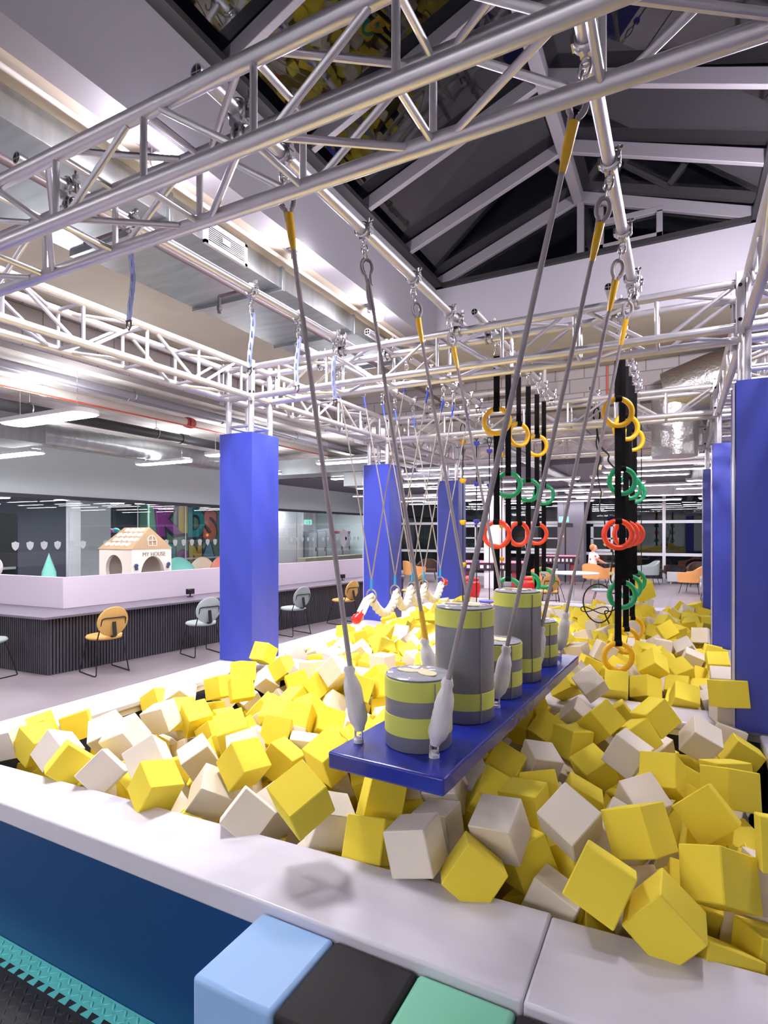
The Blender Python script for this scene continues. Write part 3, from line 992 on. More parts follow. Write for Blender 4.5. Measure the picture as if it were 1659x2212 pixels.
# ------------------------------------------------------------ climbing holds on black cords (far bay)
def hold_cord(x, y, zs, m, label, disc=False):
    ze = half_coupler(x, y, 'silver clamp above the climbing-hold cord that is ' + label.split(', ')[-1])
    t = thing('hold_cord', label, 'climbing cord', (x, y, .6), 0, 'cords with climbing holds')
    c = MB(); link(c, (x, y, ze - .012), (0, 0, 1), (1, 0, 0), .05)
    c.build('chain', M_zinc, t)
    zt = ze - .04
    lp = [Vector((x + .03 * math.sin(PI * k / 10) * s_, y, zt - .16 * (k / 10 if s_ > 0 else 1 - k / 10))) for s_ in (1, -1) for k in range(11)]
    MB().tube(lp, .006, 7).build('cord_eye', M_ropeK, t)
    MB().cyl((x, y, zt - .15), (x, y, .62), .0075, 8).build('cord', M_ropeK, t)
    for z in zs:
        MB().lathe([(0, -.035), (.018, -.034), (.036, -.015), (.044, .012), (.042, .026), (.02, .030), (0, .030)], (x, y, z), 16).build('hold', m, t)
    if disc:
        MB().lathe([(0, 0), (.15, 0), (.155, .012), (.15, .026), (.03, .035), (0, .035)], (x, y, .72), 28).build('foot_disc', M_holdB, t)
    return t
hx = PIPES['H1']
hold_cord(hx, 7.02, [2.92, 2.42, 1.88, 1.33], M_ringY, 'black cord with yellow holds, nearest of the climbing cords')
hold_cord(hx, 7.58, [2.98, 2.42, 1.90, 1.34], M_holdB, 'black cord with violet-blue holds, second of the climbing cords')
hold_cord(hx, 8.18, [2.95, 2.44, 1.90], M_holdB, 'black cord with violet-blue holds and a foot disc, third of the climbing cords', True)
hold_cord(hx, 8.84, [2.97, 1.85, 1.33], M_ringY, 'black cord with yellow holds, farthest of the climbing cords')

# tangled black cords with small pale blocks
x, y = PIPES['H2'], 6.93
ze = half_coupler(x, y, 'silver clamp above the tangled black cords')
t = thing('tangled_cords', 'tangle of thin black cords with small cream blocks, trailing into the foam', 'cord', (x, y, .7))
rr = random.Random(11)
c = MB(); link(c, (x, y, ze - .012), (0, 0, 1), (1, 0, 0), .05); c.build('chain', M_zinc, t)
MB().tube([Vector((x + .035 * math.sin(2 * PI * k / 20), y, ze - .12 + .085 * math.cos(2 * PI * k / 20))) for k in range(20)], .009, 8, loop=True).build('cord_eye', M_ropeK, t)
def wig(p0, p1, n, a, r):
    pts = []
    for k in range(n + 1):
        f = k / n
        p = Vector(p0).lerp(Vector(p1), f)
        pts.append(p + Vector((rr.uniform(-a, a), rr.uniform(-a, a), rr.uniform(-a, a))) * (1 if 0 < k < n else 0))
    out = []
    for k in range(len(pts) - 1):
        pm = [pts[max(k - 1, 0)], pts[k], pts[k + 1], pts[min(k + 2, len(pts) - 1)]]
        for u in (0, .25, .5, .75):
            out.append(.5 * ((2 * pm[1]) + (-pm[0] + pm[2]) * u + (2 * pm[0] - 5 * pm[1] + 4 * pm[2] - pm[3]) * u * u + (-pm[0] + 3 * pm[1] - 3 * pm[2] + pm[3]) * u ** 3))
    out.append(pts[-1])
    return MB().tube(out, r, 7)
top = Vector((x, y, ze - .2))
wig(top, (x + .05, y, 2.2), 6, .03, .008).build('cord', M_ropeK, t)
wig((x + .05, y, 2.2), (x + .14, y + .1, 1.2), 7, .05, .008).build('cord', M_ropeK, t)
wig((x + .14, y + .1, 1.2), (x + .13, y + .05, .70), 6, .06, .008).build('cord', M_ropeK, t)
wig(top, (x + .26, y + .15, 2.15), 7, .05, .010).build('cord', M_ropeK, t)
wig((x + .26, y + .15, 2.15), (x + .34, y + .2, 1.65), 6, .05, .008).build('cord', M_ropeK, t)
lp = [Vector((x + .02 + .16 * math.cos(2 * PI * k / 24), y - .05 + .05 * math.sin(4 * PI * k / 24), .94 + .22 * math.sin(2 * PI * k / 24))) for k in range(24)]
MB().tube(lp, .008, 7, loop=True).build('cord', M_ropeK, t)
lp = [Vector((x - .02 + .15 * math.cos(2 * PI * k / 24), y - .02 + .06 * math.sin(2 * PI * k / 24), .86 + .035 * math.sin(4 * PI * k / 24))) for k in range(24)]
MB().tube(lp, .006, 7, loop=True).build('cord', M_ropeK, t)
for (dx, dz) in ((.03, 2.5), (.05, 2.2), (.17, 2.35), (.26, 2.15), (.10, 1.62), (.15, 1.28), (.24, 2.05)):
    MB().box((x + dx, y + .05, dz), (.035, .03, .06), Matrix.Rotation(dx * 9, 3, 'Y')).build('cream_block', M_velcro, t, bevel=.005)

# yellow cube swinging in the far bay
ze = half_coupler(PIPES['H3'], 8.2, 'silver clamp above the yellow hanging cube')
cc = Vector((PIPES['H3'], 8.2, 1.0))
t = thing('hanging_cube', 'yellow foam cube hanging tilted behind the right row of rings', 'foam cube', (cc.x, cc.y, .85))
e = Euler((R(18), R(-22), R(30))).to_matrix()
MB().box(cc, (.23, .23, .23), e).build('cube', M_cubeY, t, bevel=.008)
MB().cyl((cc.x, cc.y, ze), cc + Vector((0, 0, .12)), .006, 7).build('cord', M_ropeK, t)
MB().cyl(cc + Vector((.02, 0, -.12)), cc + Vector((.025, 0, -.17)), .010, 8).build('end_knot', M_ropeK, t)
# ------------------------------------------------------------ services under the high soffit
def runx(name, x, z, r, y0, y1, m, label, cat='pipe', n=14):
    o = MB().cyl((x, y0, z), (x, y1, z), r, n).build(name, m)
    return tag(o, label, cat)
dt = thing('air_duct', 'galvanised rectangular air duct under the soffit on the left', 'duct', (-3.65, 1.5, 3.92))
ds = [-7.5, -6.2, -4.9, -3.6, -2.3, -1.0, .3, 1.55, 2.8, 4.05, 5.3, 6.5]
for k in range(len(ds) - 1):
    MB().bb((-4.17, ds[k] + .003, 3.92), (-3.14, ds[k + 1] - .003, ZS - .001)).build('duct_section', M_galv, dt, bevel=.004)
    MB().bb((-4.20, ds[k + 1] - .016, 3.89), (-3.11, ds[k + 1] + .016, ZS - .001)).build('duct_flange', M_galv, dt, bevel=.003)
g = thing('duct_grille', 'white louvred grille on the side of the galvanised duct', 'vent grille', (-3.13, 3.35, 3.9))
fr = MB()
fr.bb((-3.14, 3.12, 3.90), (-3.112, 3.15, 4.08)).bb((-3.14, 3.55, 3.90), (-3.112, 3.58, 4.08)).bb((-3.14, 3.12, 3.90), (-3.112, 3.58, 3.925)).bb((-3.14, 3.12, 4.055), (-3.112, 3.58, 4.08))
fr.build('grille_frame', M_white, g)
lv = MB()
for k in range(9):
    lv.box((-3.124, 3.35, 3.935 + k * .0145), (.014, .40, .004), Matrix.Rotation(.6, 3, 'Y'))
lv.build('louvres', M_white, g)
MB().bb((-3.112, 3.30, 3.97), (-3.110, 3.38, 4.01)).build('paper_tag', M_white, g)
runx('conduit', -2.98, 4.06, .016, -7, 8.4, M_pipeW, 'thin white conduit along the concrete soffit edge')
sp = thing('sprinkler_pipe', 'brown grey sprinkler pipe running beneath the galvanised duct', 'pipe', (-3.30, 1, 3.78))
MB().cyl((-3.30, -7, 3.80), (-3.30, 8.3, 3.80), .026, 14).build('pipe_run', M_pipeB, sp)
dr = MB().cyl((-3.30, 3.72, 3.80), (-3.55, 3.72, 3.80), .014, 10).cyl((-3.55, 3.72, 3.80), (-3.55, 3.72, 3.70), .014, 10).cyl((-3.30, 2.6, 3.80), (-3.75, 2.6, 3.80), .012, 10)
dr.build('branch_pipe', M_pipeB, sp)
MB().lathe([(0, -.05), (.018, -.045), (.012, -.03), (.02, -.02), (.022, .01), (0, .012)], (-3.55, 3.72, 3.70), 14).build('sprinkler_head', M_steelD, sp)
for y in (-1.5, .9, 2.1, 4.6, 6.2):
    MB().torus((-3.30, y, 3.80), (0, 1, 0), .031, .006, 16, 6).cyl((-3.30, y, 3.83), (-3.30, y, 3.918), .005, 8).build('pipe_hanger', M_zinc, sp)
def flood_light(x, y, z, e):
    ld = bpy.data.lights.new('flood_light', 'SPOT')
    ld.energy = e; ld.color = (1, .97, .99); ld.shadow_soft_size = .28; ld.spot_size = R(124); ld.spot_blend = .7
    lo = bpy.data.objects.new('flood_light', ld); col.objects.link(lo); lo.location = (x, y, z)
    lo.rotation_euler = (0, R(17 if x < -1 else -30), 0)
for i, y in enumerate((2.42, 3.84, 5.14)):
    t = thing('flood_lamp', 'round flood lamp glowing under the soffit edge, ' + ('nearest', 'middle', 'farthest')[i] + ' of three', 'lamp', (-2.78, y, 3.94), 0, 'flood lamps under the roof-light edge')
    MB().sphere((-2.735, y, 3.965), .052, 18, 12, (1, 1, 1)).build('lens', M_bulb, t)
    MB().lathe([(.03, 0), (.05, .02), (.048, .045), (.02, .06), (0, .06)], (-2.775, y, 3.975), 18, (-.8, 0, .6)).build('reflector', M_white, t)
    MB().tube([(-2.80, y, 4.0), (-2.86, y, 4.03), (-2.86, y, 4.1)], .008, 8).box((-2.86, y, 4.095), (.05, .09, .01)).build('bracket', M_steelD, t)
    flood_light(-2.66, y, 3.94, FLOOD)
for i, y in enumerate((3.35, 4.6, 5.5)):       # unseen lamps added to light the right side and the left upstand
    t = thing('flood_lamp', 'round flood lamp under the right-hand edge of the roof light, ' + ('nearest', 'middle', 'farthest')[i], 'lamp', (.78, y, 3.94), 0, 'flood lamps on the right edge')
    MB().sphere((.64, y, 3.92), .042, 18, 12).build('lens', M_bulb_added, t)
    MB().lathe([(.03, 0), (.05, .02), (.048, .045), (.02, .06), (0, .06)], (.775, y, 3.975), 18, (.8, 0, .6)).build('reflector', M_white, t)
    MB().tube([(.80, y, 4.0), (.86, y, 4.03), (.86, y, 4.1)], .008, 8).build('bracket', M_steelD, t)
    flood_light(.62, y, 3.87, FLOOD_ADDED)
# conduits, red lines on blockwork
tag(MB().tube([(-5.60, 1.2, 3.99), (-5.60, 1.2, 3.62), (-5.60, 1.9, 3.62)], .012, 8).build('red_conduit', M_orl), 'orange red conduit stepping down the blockwork on the left', 'conduit')
tag(MB().tube([(-.9, 8.48, 4.08), (-.9, 8.48, 3.6)], .012, 8).build('red_conduit', M_orl), 'orange red conduit dropping down the far blockwork', 'conduit')
tag(MB().tube([(-5.3, 8.1, 4.07), (1.6, 7.9, 4.07)], .010, 8).build('red_conduit', M_orl), 'thin orange red conduit across the far beige soffit', 'conduit')
tag(MB().tube([(-1.7, 8.2, 4.1), (-1.7, 8.2, 3.86), (-1.78, 8.2, 3.82), (-3.8, 8.2, 3.80)], .026, 12).build('drain_pipe', M_pipeW), 'white drain pipe bending down from the far soffit', 'pipe')
# services under the low ceiling
for k, x in enumerate((-6.10, -6.24)):
    o = thing('ceiling_pipe', 'grey pipe under the stained ceiling, ' + ('right' if k == 0 else 'left') + ' of the close pair', 'pipe', (x, 5, 3.45))
    MB().cyl((x, -6, 3.47), (x, 13.5, 3.47), .045, 14).build('pipe_run', M_pipeG, o)
    for y in (1.5, 3.2, 4.9, 6.6, 8.3):
        MB().torus((x, y, 3.47), (0, 1, 0), .05, .006, 16, 6).cyl((x, y, 3.52), (x, y, ZL), .004, 6).build('pipe_hanger', M_zinc, o)
o = thing('fire_main', 'white ceiling pipe with a dark red coupling', 'pipe', (-6.72, 5, 3.38))
MB().cyl((-6.72, -6, 3.44), (-6.72, 14, 3.44), .062, 16).build('pipe_run', M_pipeW, o)
MB().cyl((-6.72, 6.32, 3.44), (-6.72, 6.47, 3.44), .075, 18).cyl((-6.72, 6.36, 3.44), (-6.72, 6.43, 3.44), .084, 18).build('red_coupling', M_redp, o)
MB().cyl((-6.72, 4.1, 3.44), (-6.72, 4.16, 3.44), .068, 18).build('joint_collar', M_pipeW, o)
runx('conduit', -6.60, 3.36, .011, -6, 13, M_orl, 'thin orange red conduit beside the white ceiling pipe', 'conduit')
o = thing('drain_pipe', 'black drain pipe under the stained ceiling', 'pipe', (-7.45, 4, 3.3))
MB().cyl((-7.45, -6, 3.36), (-7.45, 8.6, 3.32), .075, 16).build('pipe_run', M_pipeK, o)
MB().cyl((-7.45, 6.9, 3.325), (-7.45, 7.05, 3.325), .088, 16).build('joint_collar', M_pipeK, o)
for y in (2.4, 4.4, 6.4, 8.2):
    MB().torus((-7.45, y, 3.34), (0, 1, 0), .084, .008, 18, 6).cyl((-7.45, y, 3.42), (-7.45, y, ZL), .006, 6).build('pipe_hanger', M_zinc, o)
sd = thing('spiral_duct', 'round spiral air duct running back above the kids area', 'duct', (-8.5, 6.8, 3.05))
rings = []
n = 20
L = 60
prof = []
for k in range(L + 1):
    y = 5.2 + (8.95 - 5.2) * k / L
    r_ = .16 + (.006 if k % 3 == 0 else 0)
    rings.append([(-8.45 + r_ * math.cos(2 * PI * a / n), y, 3.22 + r_ * math.sin(2 * PI * a / n)) for a in range(n)])
MB().loft(rings).build('duct_run', M_galv, sd)
MB().tube([(-8.45, 8.95, 3.22), (-8.45, 9.1, 3.215), (-8.40, 9.23, 3.17), (-8.28, 9.3, 3.13), (-8.0, 9.34, 3.12)], [.165, .165, .16, .155, .15], 18).build('duct_bend', M_galv, sd)
MB().cyl((-8.45, 5.0, 3.22), (-8.45, 5.24, 3.22), .175, 20, .165).build('duct_collar', M_galv, sd)
MB().bb((-8.95, 2.4, 3.02), (-8.1, 5.02, 3.44)).build('duct_box', M_galv, sd, bevel=.006)
db = thing('air_duct', 'galvanised box duct behind the first blue column, crossing above the hall', 'duct', (-7.4, 10.6, 3.0))
MB().bb((-8.9, 10.2, 3.02), (-5.5, 10.9, 3.36)).build('duct_section', M_galv, db, bevel=.006)
MB().bb((-6.3, 10.25, 2.72), (-5.85, 10.7, 3.02)).build('duct_drop', M_galv, db, bevel=.006)
fd = thing('foil_duct', 'large round duct wrapped in silver foil at the far right', 'duct', (.2, 8.0, 3.2))
MB().tube([(-.15, 8.15, 3.50), (.35, 8.1, 3.62), (.9, 8.05, 3.66), (3.5, 8.0, 3.66)], [.30, .34, .36, .36], 28).build('duct_run', M_foil, fd)
MB().cyl((-.06, 8.15, 2.72), (-.06, 8.15, 3.5), .27, 28, .27).build('duct_drop', M_foil, fd)
fd2 = thing('foil_duct', 'foil wrapped box duct under the far ceiling, right of the rings', 'duct', (-.3, 11.2, 2.9))
MB().bb((-1.25, 10.9, 2.96), (2.4, 11.5, 3.15)).build('duct_section', M_foil, fd2, bevel=.03)
for k, (x, m, r_, z) in enumerate(((-9.6, M_pipeG, .05, 3.4), (-5.2, M_pipeG, .05, 3.42), (-4.2, M_pipeW, .05, 3.40), (-2.9, M_galv, .11, 3.32), (-1.4, M_pipeG, .05, 3.42), (.4, M_galv, .13, 3.3), (1.6, M_pipeW, .05, 3.4))):
    runx('ceiling_pipe', x, z, r_, 8.9, 20, m, ['grey pipe under the low ceiling above the kids area', 'grey pipe under the far hall ceiling, nearest the counter', 'white pipe under the far hall ceiling, left of the rings',
         'silver duct under the far hall ceiling, behind the left ring row', 'grey pipe under the far hall ceiling, between the ring rows', 'silver duct under the far hall ceiling, behind the right ring row', 'white pipe under the far hall ceiling at the right'][k])

# ------------------------------------------------------------ LED bars
def led(x, y, z, L, W, label, grp, drop=True, zc=ZL, far=False):
    t = thing('led_bar', label, 'ceiling light', (x, y, z), 0, grp)
    r_ = W / 2
    poly = []
    for k in range(9):
        a = -PI / 2 + PI * k / 8
        poly.append((x + L / 2 - r_ * .5 + r_ * .5 * math.cos(a), y + r_ * math.sin(a)))
    for k in range(9):
        a = PI / 2 + PI * k / 8
        poly.append((x - L / 2 + r_ * .5 + r_ * .5 * math.cos(a), y + r_ * math.sin(a)))
    ho = MB().prism(poly, z + .012, z + .06).build('housing', M_white, t)
    s = .96
    poly2 = [(x + (p[0] - x) * s, y + (p[1] - y) * .9) for p in poly]
    MB().prism(poly2, z, z + .0119).build('diffuser', M_ledfar if far else M_led, ho)
    if not far:
        poly3 = [(x + (p[0] - x) * s, y + (p[1] - y) * .7) for p in poly]
        MB().prism(poly3, z + .0601, z + .066).build('uplight_strip', M_upglow, ho)  # glow added on the housing top to lift the ceiling
    if drop:
        for dx in (-L * .35, L * .35):
            MB().cyl((x + dx, y, z + .06), (x + dx, y, zc), .003, 6).build('hanging_wire', M_zinc, t)
    return t
LG = 'LED bars over the counter side'
for (x, y, z, L, W, lb) in (
    (-6.35, 3.95, 3.02, 1.5, .30, 'bright LED panel hanging at the left edge, nearest and largest'),
    (-6.55, 7.25, 3.05, 1.3, .22, 'LED bar left of the first blue column, above the second chair'),
    (-9.55, 5.35, 2.98, 1.5, .26, 'LED bar at the left edge, second above the playroom glass'),
    (-8.2, 7.2, 2.98, 1.3, .22, 'LED bar above the playhouse, middle of the picture left'),
    (-8.1, 9.6, 2.98, 1.3, .2, 'LED bar just left of the first blue column, lowest one'),
    (-5.2, 8.75, 3.0, 1.5, .22, 'LED bar between the first and second blue columns, nearest'),
    (-6.6, 11.4, 3.0, 1.5, .2, 'LED bar between the first and second blue columns, middle'),
    (-7.2, 14.2, 3.0, 2.2, .2, 'LED bar between the first and second blue columns, farthest left'),
    (-5.6, 15.2, 3.0, 2.0, .2, 'LED bar beside the second blue column, far back'),
    (-7.5, -.2, 3.02, 1.5, .30, 'LED panel over the counter side behind the camera, first'),
    (-5.0, -2.8, 3.02, 1.5, .30, 'LED panel over the counter side behind the camera, second'),
    (-10.2, 2.6, 2.98, 1.5, .26, 'LED bar over the counter side, out at the left'),
    (-9.4, -2.0, 2.98, 1.5, .26, 'LED bar over the counter side behind the camera, third')):
    led(x, y, z, L, W, lb, LG)
# the far hall: rows of bars
rowk = -1
NUMW = ['one', 'two', 'three', 'four', 'five', 'six', 'seven', 'eight', 'nine', 'ten']
NUMW2 = ['first', 'second', 'third', 'fourth', 'fifth', 'sixth']
rl_ = random.Random(5)
for (y, z, zc, xs_) in ((10.3, 2.95, ZL, (-3.6, .1)), (11.9, 2.95, ZL, (-4.6, -.4, 2.2)), (13.4, 2.95, ZL, (-5.6, -2.9, -.8, 1.6)), (14.8, 2.9, ZL - .2, (-4.3, -1.6, 1.0)),
                        (16.0, 2.9, ZL - .2, (-8.6, -5.9, -3.0, -.2, 2.2)), (17.2, 2.88, ZL - .2, (-7.2, -4.6, -1.9, .8)), (18.4, 2.86, ZL - .2, (-8.8, -6.2, -3.4, -.9, 1.9)),
                        (19.6, 2.85, ZL - .2, (-7.6, -5.0, -2.2, .3)), (20.7, 2.84, ZL - .2, (-8.6, -6.1, -3.6, -.8, 1.6))):
    rowk += 1
    for colk, x in enumerate(sorted(xs_)):
        led(x, y, z + rl_.uniform(-.04, .04), 1.9 + rl_.uniform(-.2, .3), .14, 'LED bar over the far hall, row %s beyond the pit, %s from the left' % (NUMW[rowk], NUMW2[colk]),
            'LED bars over the far hall', True, zc, True)
for (x, y, nm) in ((-5.7, -1.6, 'left'), (-2.2, -4.0, 'middle'), (.6, -4.6, 'right'), (-.9, -5.8, 'farthest')):  # unseen panels added for more light from the camera side
    led(x, y, 3.35, 1.9, .34, 'LED panel over the floor behind the camera, ' + nm + ' one', 'LED panels behind the camera', True, ZS)
# unseen bars added out of the frame to brighten the right
for (x, y) in ((3.4, 5.4), (4.4, 7.4)):
    led(x, y, 3.3, 1.6, .24, 'LED bar over the hall to the right of the pit, ' + ('nearer' if y < 6 else 'farther'), 'LED bars right of the pit', True, ZS)

# ------------------------------------------------------------ counter with ribbed front
dC = Vector((.125, .992, 0)).normalized(); eC = Vector((-.998, -.06, 0)).normalized()
C0 = Vector((-6.83, 4.26, 0))
LC = 8.0
def quadpoly(off0, off1, z0, z1, l0=0.0, l1=LC, m0=0.0, m1=4.0):
    """L-shaped strip following the two counter faces between offsets (inwards)"""
    nIn = (dC.cross(Vector((0, 0, 1)))).normalized() * -1    # towards -x
    nIn2 = Vector((-eC.y, eC.x, 0)); nIn2 = nIn2 if nIn2.y > 0 else -nIn2
    def pt(o):
        # corner at inward offset o
        s = C0 + nIn * o + nIn2 * o
        return s
    a0, a1 = pt(off0), pt(off1)
    return [a0, a0 + dC * l1, a1 + dC * l1, a1, a1 + eC * m1, a0 + eC * m1]
ct = thing('counter', 'long mauve-topped counter with charcoal ribbed front', 'counter', (C0.x, C0.y, 0))
pl = quadpoly(.03, .12, 0, .7)
fpan = MB().prism([(p.x, p.y) for p in pl], 0, .70).build('front_panel', M_rib, ct)
rb = MB()
nIn = (dC.cross(Vector((0, 0, 1)))).normalized() * -1
nIn2 = Vector((-eC.y, eC.x, 0)); nIn2 = nIn2 if nIn2.y > 0 else -nIn2
s = 0.0
qd = Matrix.Rotation(math.atan2(dC.y, dC.x), 3, 'Z'); qe = Matrix.Rotation(math.atan2(eC.y, eC.x), 3, 'Z')
while s < LC:
    rb.box(C0 + dC * (s + .012) + nIn * .018 + nIn2 * .02 + Vector((0, 0, .35)), (.024, .03, .70), qd); s += .040
s = 0.0
while s < 4.0:
    rb.box(C0 + eC * (s + .012) + nIn2 * .018 + nIn * .02 + Vector((0, 0, .35)), (.024, .03, .70), qe); s += .040
rb.build('ribs', M_rib, fpan)
MB().prism([(p.x, p.y) for p in quadpoly(-.11, .45, 0, 0)], .702, .732).build('worktop', M_ctop, ct, bevel=.004)
pa = thing('partition', 'low lilac white partition standing along the back of the counter', 'partition', (C0.x - .5, C0.y + .4, .733))
MB().prism([(p.x, p.y) for p in quadpoly(.42, .47, 0, 0)], .733, 1.150).build('panel', M_lilacw, pa, bevel=.004)
def reader(x, y, label, sc=1.0):
    t = thing('counter_display', label, 'display', (x, y, .733), 0, 'small black displays on the counter')
    MB().lathe([(0, 0), (.05, 0), (.05, .008), (.012, .014), (.012, .05), (0, .05)], (x, y, .733), 16).build('stand', M_frame, t)
    q_ = Matrix.Rotation(R(60), 3, 'Z')
    MB().box((x, y, .733 + .085), (.13, .035, .085), q_).build('screen_body', M_frame, t, bevel=.006)
    MB().box(Vector((x, y, .733 + .095)) + q_ @ Vector((-.02, -.03, 0)), (.05, .03, .05), q_).build('card_slot', M_frame, t, bevel=.005)
reader(-6.86, 6.55, 'small black display on the counter, between the first two chairs')
reader(-6.36, 10.3, 'small black display on the counter, behind the second grey chair')

# ------------------------------------------------------------ chairs at the counter
def chair(x, y, rz, sm, label, grp='round-backed chairs at the counter'):
    t = thing('round_back_chair', label, 'chair', (x, y, 0), rz, grp)
    q = Matrix.Rotation(rz, 3, 'Z')
    W = lambda px, py, pz: Vector((x, y, 0)) + q @ Vector((px, py, pz))
    # local: chair faces +y, backrest at -y
    rings = []
    for (s_, z_) in ((.02, .425), (.19, .425), (.212, .437), (.217, .452), (.205, .468), (.16, .476), (.02, .478)):
        rings.append([W(s_ * math.cos(2 * PI * a / 32), s_ * 1.02 * math.sin(2 * PI * a / 32), z_) for a in range(32)])
    MB().loft(rings).build('seat', sm, t)
    c0 = Vector((0, -.235, .655)); nrm = Vector((0, 1, .22)).normalized(); up = Vector((0, -.22, 1)).normalized()
    rings = []
    for (s_, d_) in ((.01, -.022), (.165, -.022), (.186, -.012), (.19, .002), (.180, .014), (.14, .022), (.01, .026)):
        ring = []
        for a in range(32):
            p = c0 + Vector((1, 0, 0)) * (s_ * math.cos(2 * PI * a / 32)) + up * (s_ * math.sin(2 * PI * a / 32)) + nrm * (d_ + .10 * (s_ * math.cos(2 * PI * a / 32)) ** 2 / .19)
            ring.append(W(*p))
        rings.append(ring)
    MB().loft(rings).build('backrest', sm, t)
    sp_ = MB()
    sp_.box(W(0, -.262, .60), (.045, .012, .24), q @ Matrix.Rotation(-.2, 3, 'X')); sp_.box(W(0, -.20, .47), (.045, .12, .01), q)
    sp_.build('back_spine', M_frame, t)
    r_ = .0075
    for sx in (-1, 1):
        MB().tube([W(sx * .15, .12, .425), W(sx * .20, .235, .02), W(sx * .205, .235, r_), W(sx * .215, .21, r_), W(sx * .215, -.19, r_), W(sx * .21, -.215, r_), W(sx * .20, -.222, .02), W(sx * .155, -.15, .44), W(sx * .15, -.225, .60), W(sx * .145, -.257, .69), W(sx * .12, -.275, .705), W(0, -.29, .705)], r_, 8).build('leg_frame', M_frame, t)
    MB().cyl(W(-.15, .12, .42), W(.15, .12, .42), r_, 8).cyl(W(-.155, -.15, .42), W(.155, -.15, .42), r_, 8).build('seat_rail', M_frame, t)
    return t
chair(-6.42, 4.72, R(78), M_seatO, 'mustard round-backed chair at the counter, nearest and left of the first blue column')
chair(-6.12, 6.05, R(72), M_seatG, 'pale grey round-backed chair partly behind the first blue column')
chair(-5.90, 7.95, R(78), M_seatG, 'pale grey round-backed chair just right of the first blue column')
chair(-5.75, 9.35, R(80), M_seatO, 'mustard round-backed chair at the counter beside the second blue column')
chair(-5.35, 11.6, R(85), M_seatO, 'mustard round-backed chair seen between the second and third blue columns')
chair(-7.40, 3.86, R(5), M_seatG, 'pale grey round-backed chair cut off by the left edge of the picture')

# ------------------------------------------------------------ glazed front of the playroom and what stands behind it
XG = -12.0
struct('wall_left_fascia', MB().bb((XG - .12, -8, 2.55), (XG, 22, ZL)), M_pale)
struct('trim_3', MB().bb((XG - .05, -8, 2.47), (XG + .03, 22, 2.55)), M_darkwall)
gx = [-3.6, -.9, 1.2, 3.6, 5.55, 7.95, 9.75, 11.3, 12.7, 14.4, 16.4, 18.8, 21.9]
for k in range(len(gx) - 1):
    o = struct('window_%d' % (k + 1), MB().bb((XG - .012, gx[k] + .006, .02), (XG, gx[k + 1] - .006, 2.47)), M_glass, sharp=0)
    o['label'] = 'clear glass pane of the playroom front'
    struct('trim_%d' % (k + 4), MB().bb((XG - .02, gx[k] - .006, 0), (XG + .005, gx[k] + .006, 2.47)), M_white2)
struct('wall_playroom_back', MB().bb((-17.6, -8, 0), (-17.4, 14.2, 3.4)), M_darkwall)
struct('ceiling_playroom', MB().bb((-17.6, -8, 3.0), (XG - .12, 22, 3.2)), M_pale)
struct('wall_playroom_end', MB().bb((-17.6, 14.2, 0), (XG - .3, 14.4, 3.0)), M_greenwall)
struct('wall_lobby_back', MB().bb((-15.2, 14.4, 0), (-15.0, 22.0, 3.0)), M_white)
struct('wall_lobby_end', MB().bb((-15.2, 22.0, 0), (XG, 22.2, 3.2)), M_pale)
struct('trim_40', MB().bb((-13.1, 8.6, 0), (-12.55, 9.4, 2.99)), M_white)           # white square pillar behind the glass
struct('trim_41', MB().bb((XG - .9, -3.6, .95), (XG - .86, 7.3, 1.0)), M_white2)       # handrail
struct('trim_42', MB().bb((XG - .9, 9.2, .95), (XG - .86, 14.0, 1.0)), M_white2)
for k, (a, c_) in enumerate(((-3.6, 2.0), (2.02, 4.6), (4.62, 7.3), (9.2, 11.5), (11.52, 14.0))):
    struct('window_%d' % (60 + k), MB().bb((XG - .885, a, .08), (XG - .875, c_, .95)), M_glass, sharp=0)
for k, (y0, y1) in enumerate(((1.0, 2.2), (4.9, 5.9), (9.2, 9.9))):
    struct('door_%d' % (k + 1), MB().bb((-17.4, y0, 0), (-17.36, y1, 2.3)), M_frame)
struct('wall_lobby', MB().bb((-13.2, 15.6, 0), (-12.95, 18.1, 3.0)), M_white)
# lights of the playroom; the last three are added to brighten the lobby
for k, (x, y) in enumerate(((-13.6, 4.2), (-14.6, 6.4), (-13.3, 7.2), (-14.4, 9.6), (-13.2, 10.4), (-14.2, 12.0), (-15.8, 8.4), (-15.6, 11.6), (-13.4, 1.5), (-12.5, 16.4), (-12.6, 19.0), (-12.6, 20.6))):
    led(x, y, 2.62, 1.3 if k < 9 else .8, .20 if k < 9 else .3, 'slim LED bar inside the glazed playroom, %s' % (['above the doors at left', 'left of the white pillar', 'beside the white pillar', 'over the playhouse roof', 'above the big letters, left', 'above the big letters, right', 'deep behind the pillar', 'deep behind the letters', 'at the far left', 'before the white wall', 'over the first lockers', 'over the last lockers'][k]), 'LED bars in the playroom', True, 3.0)
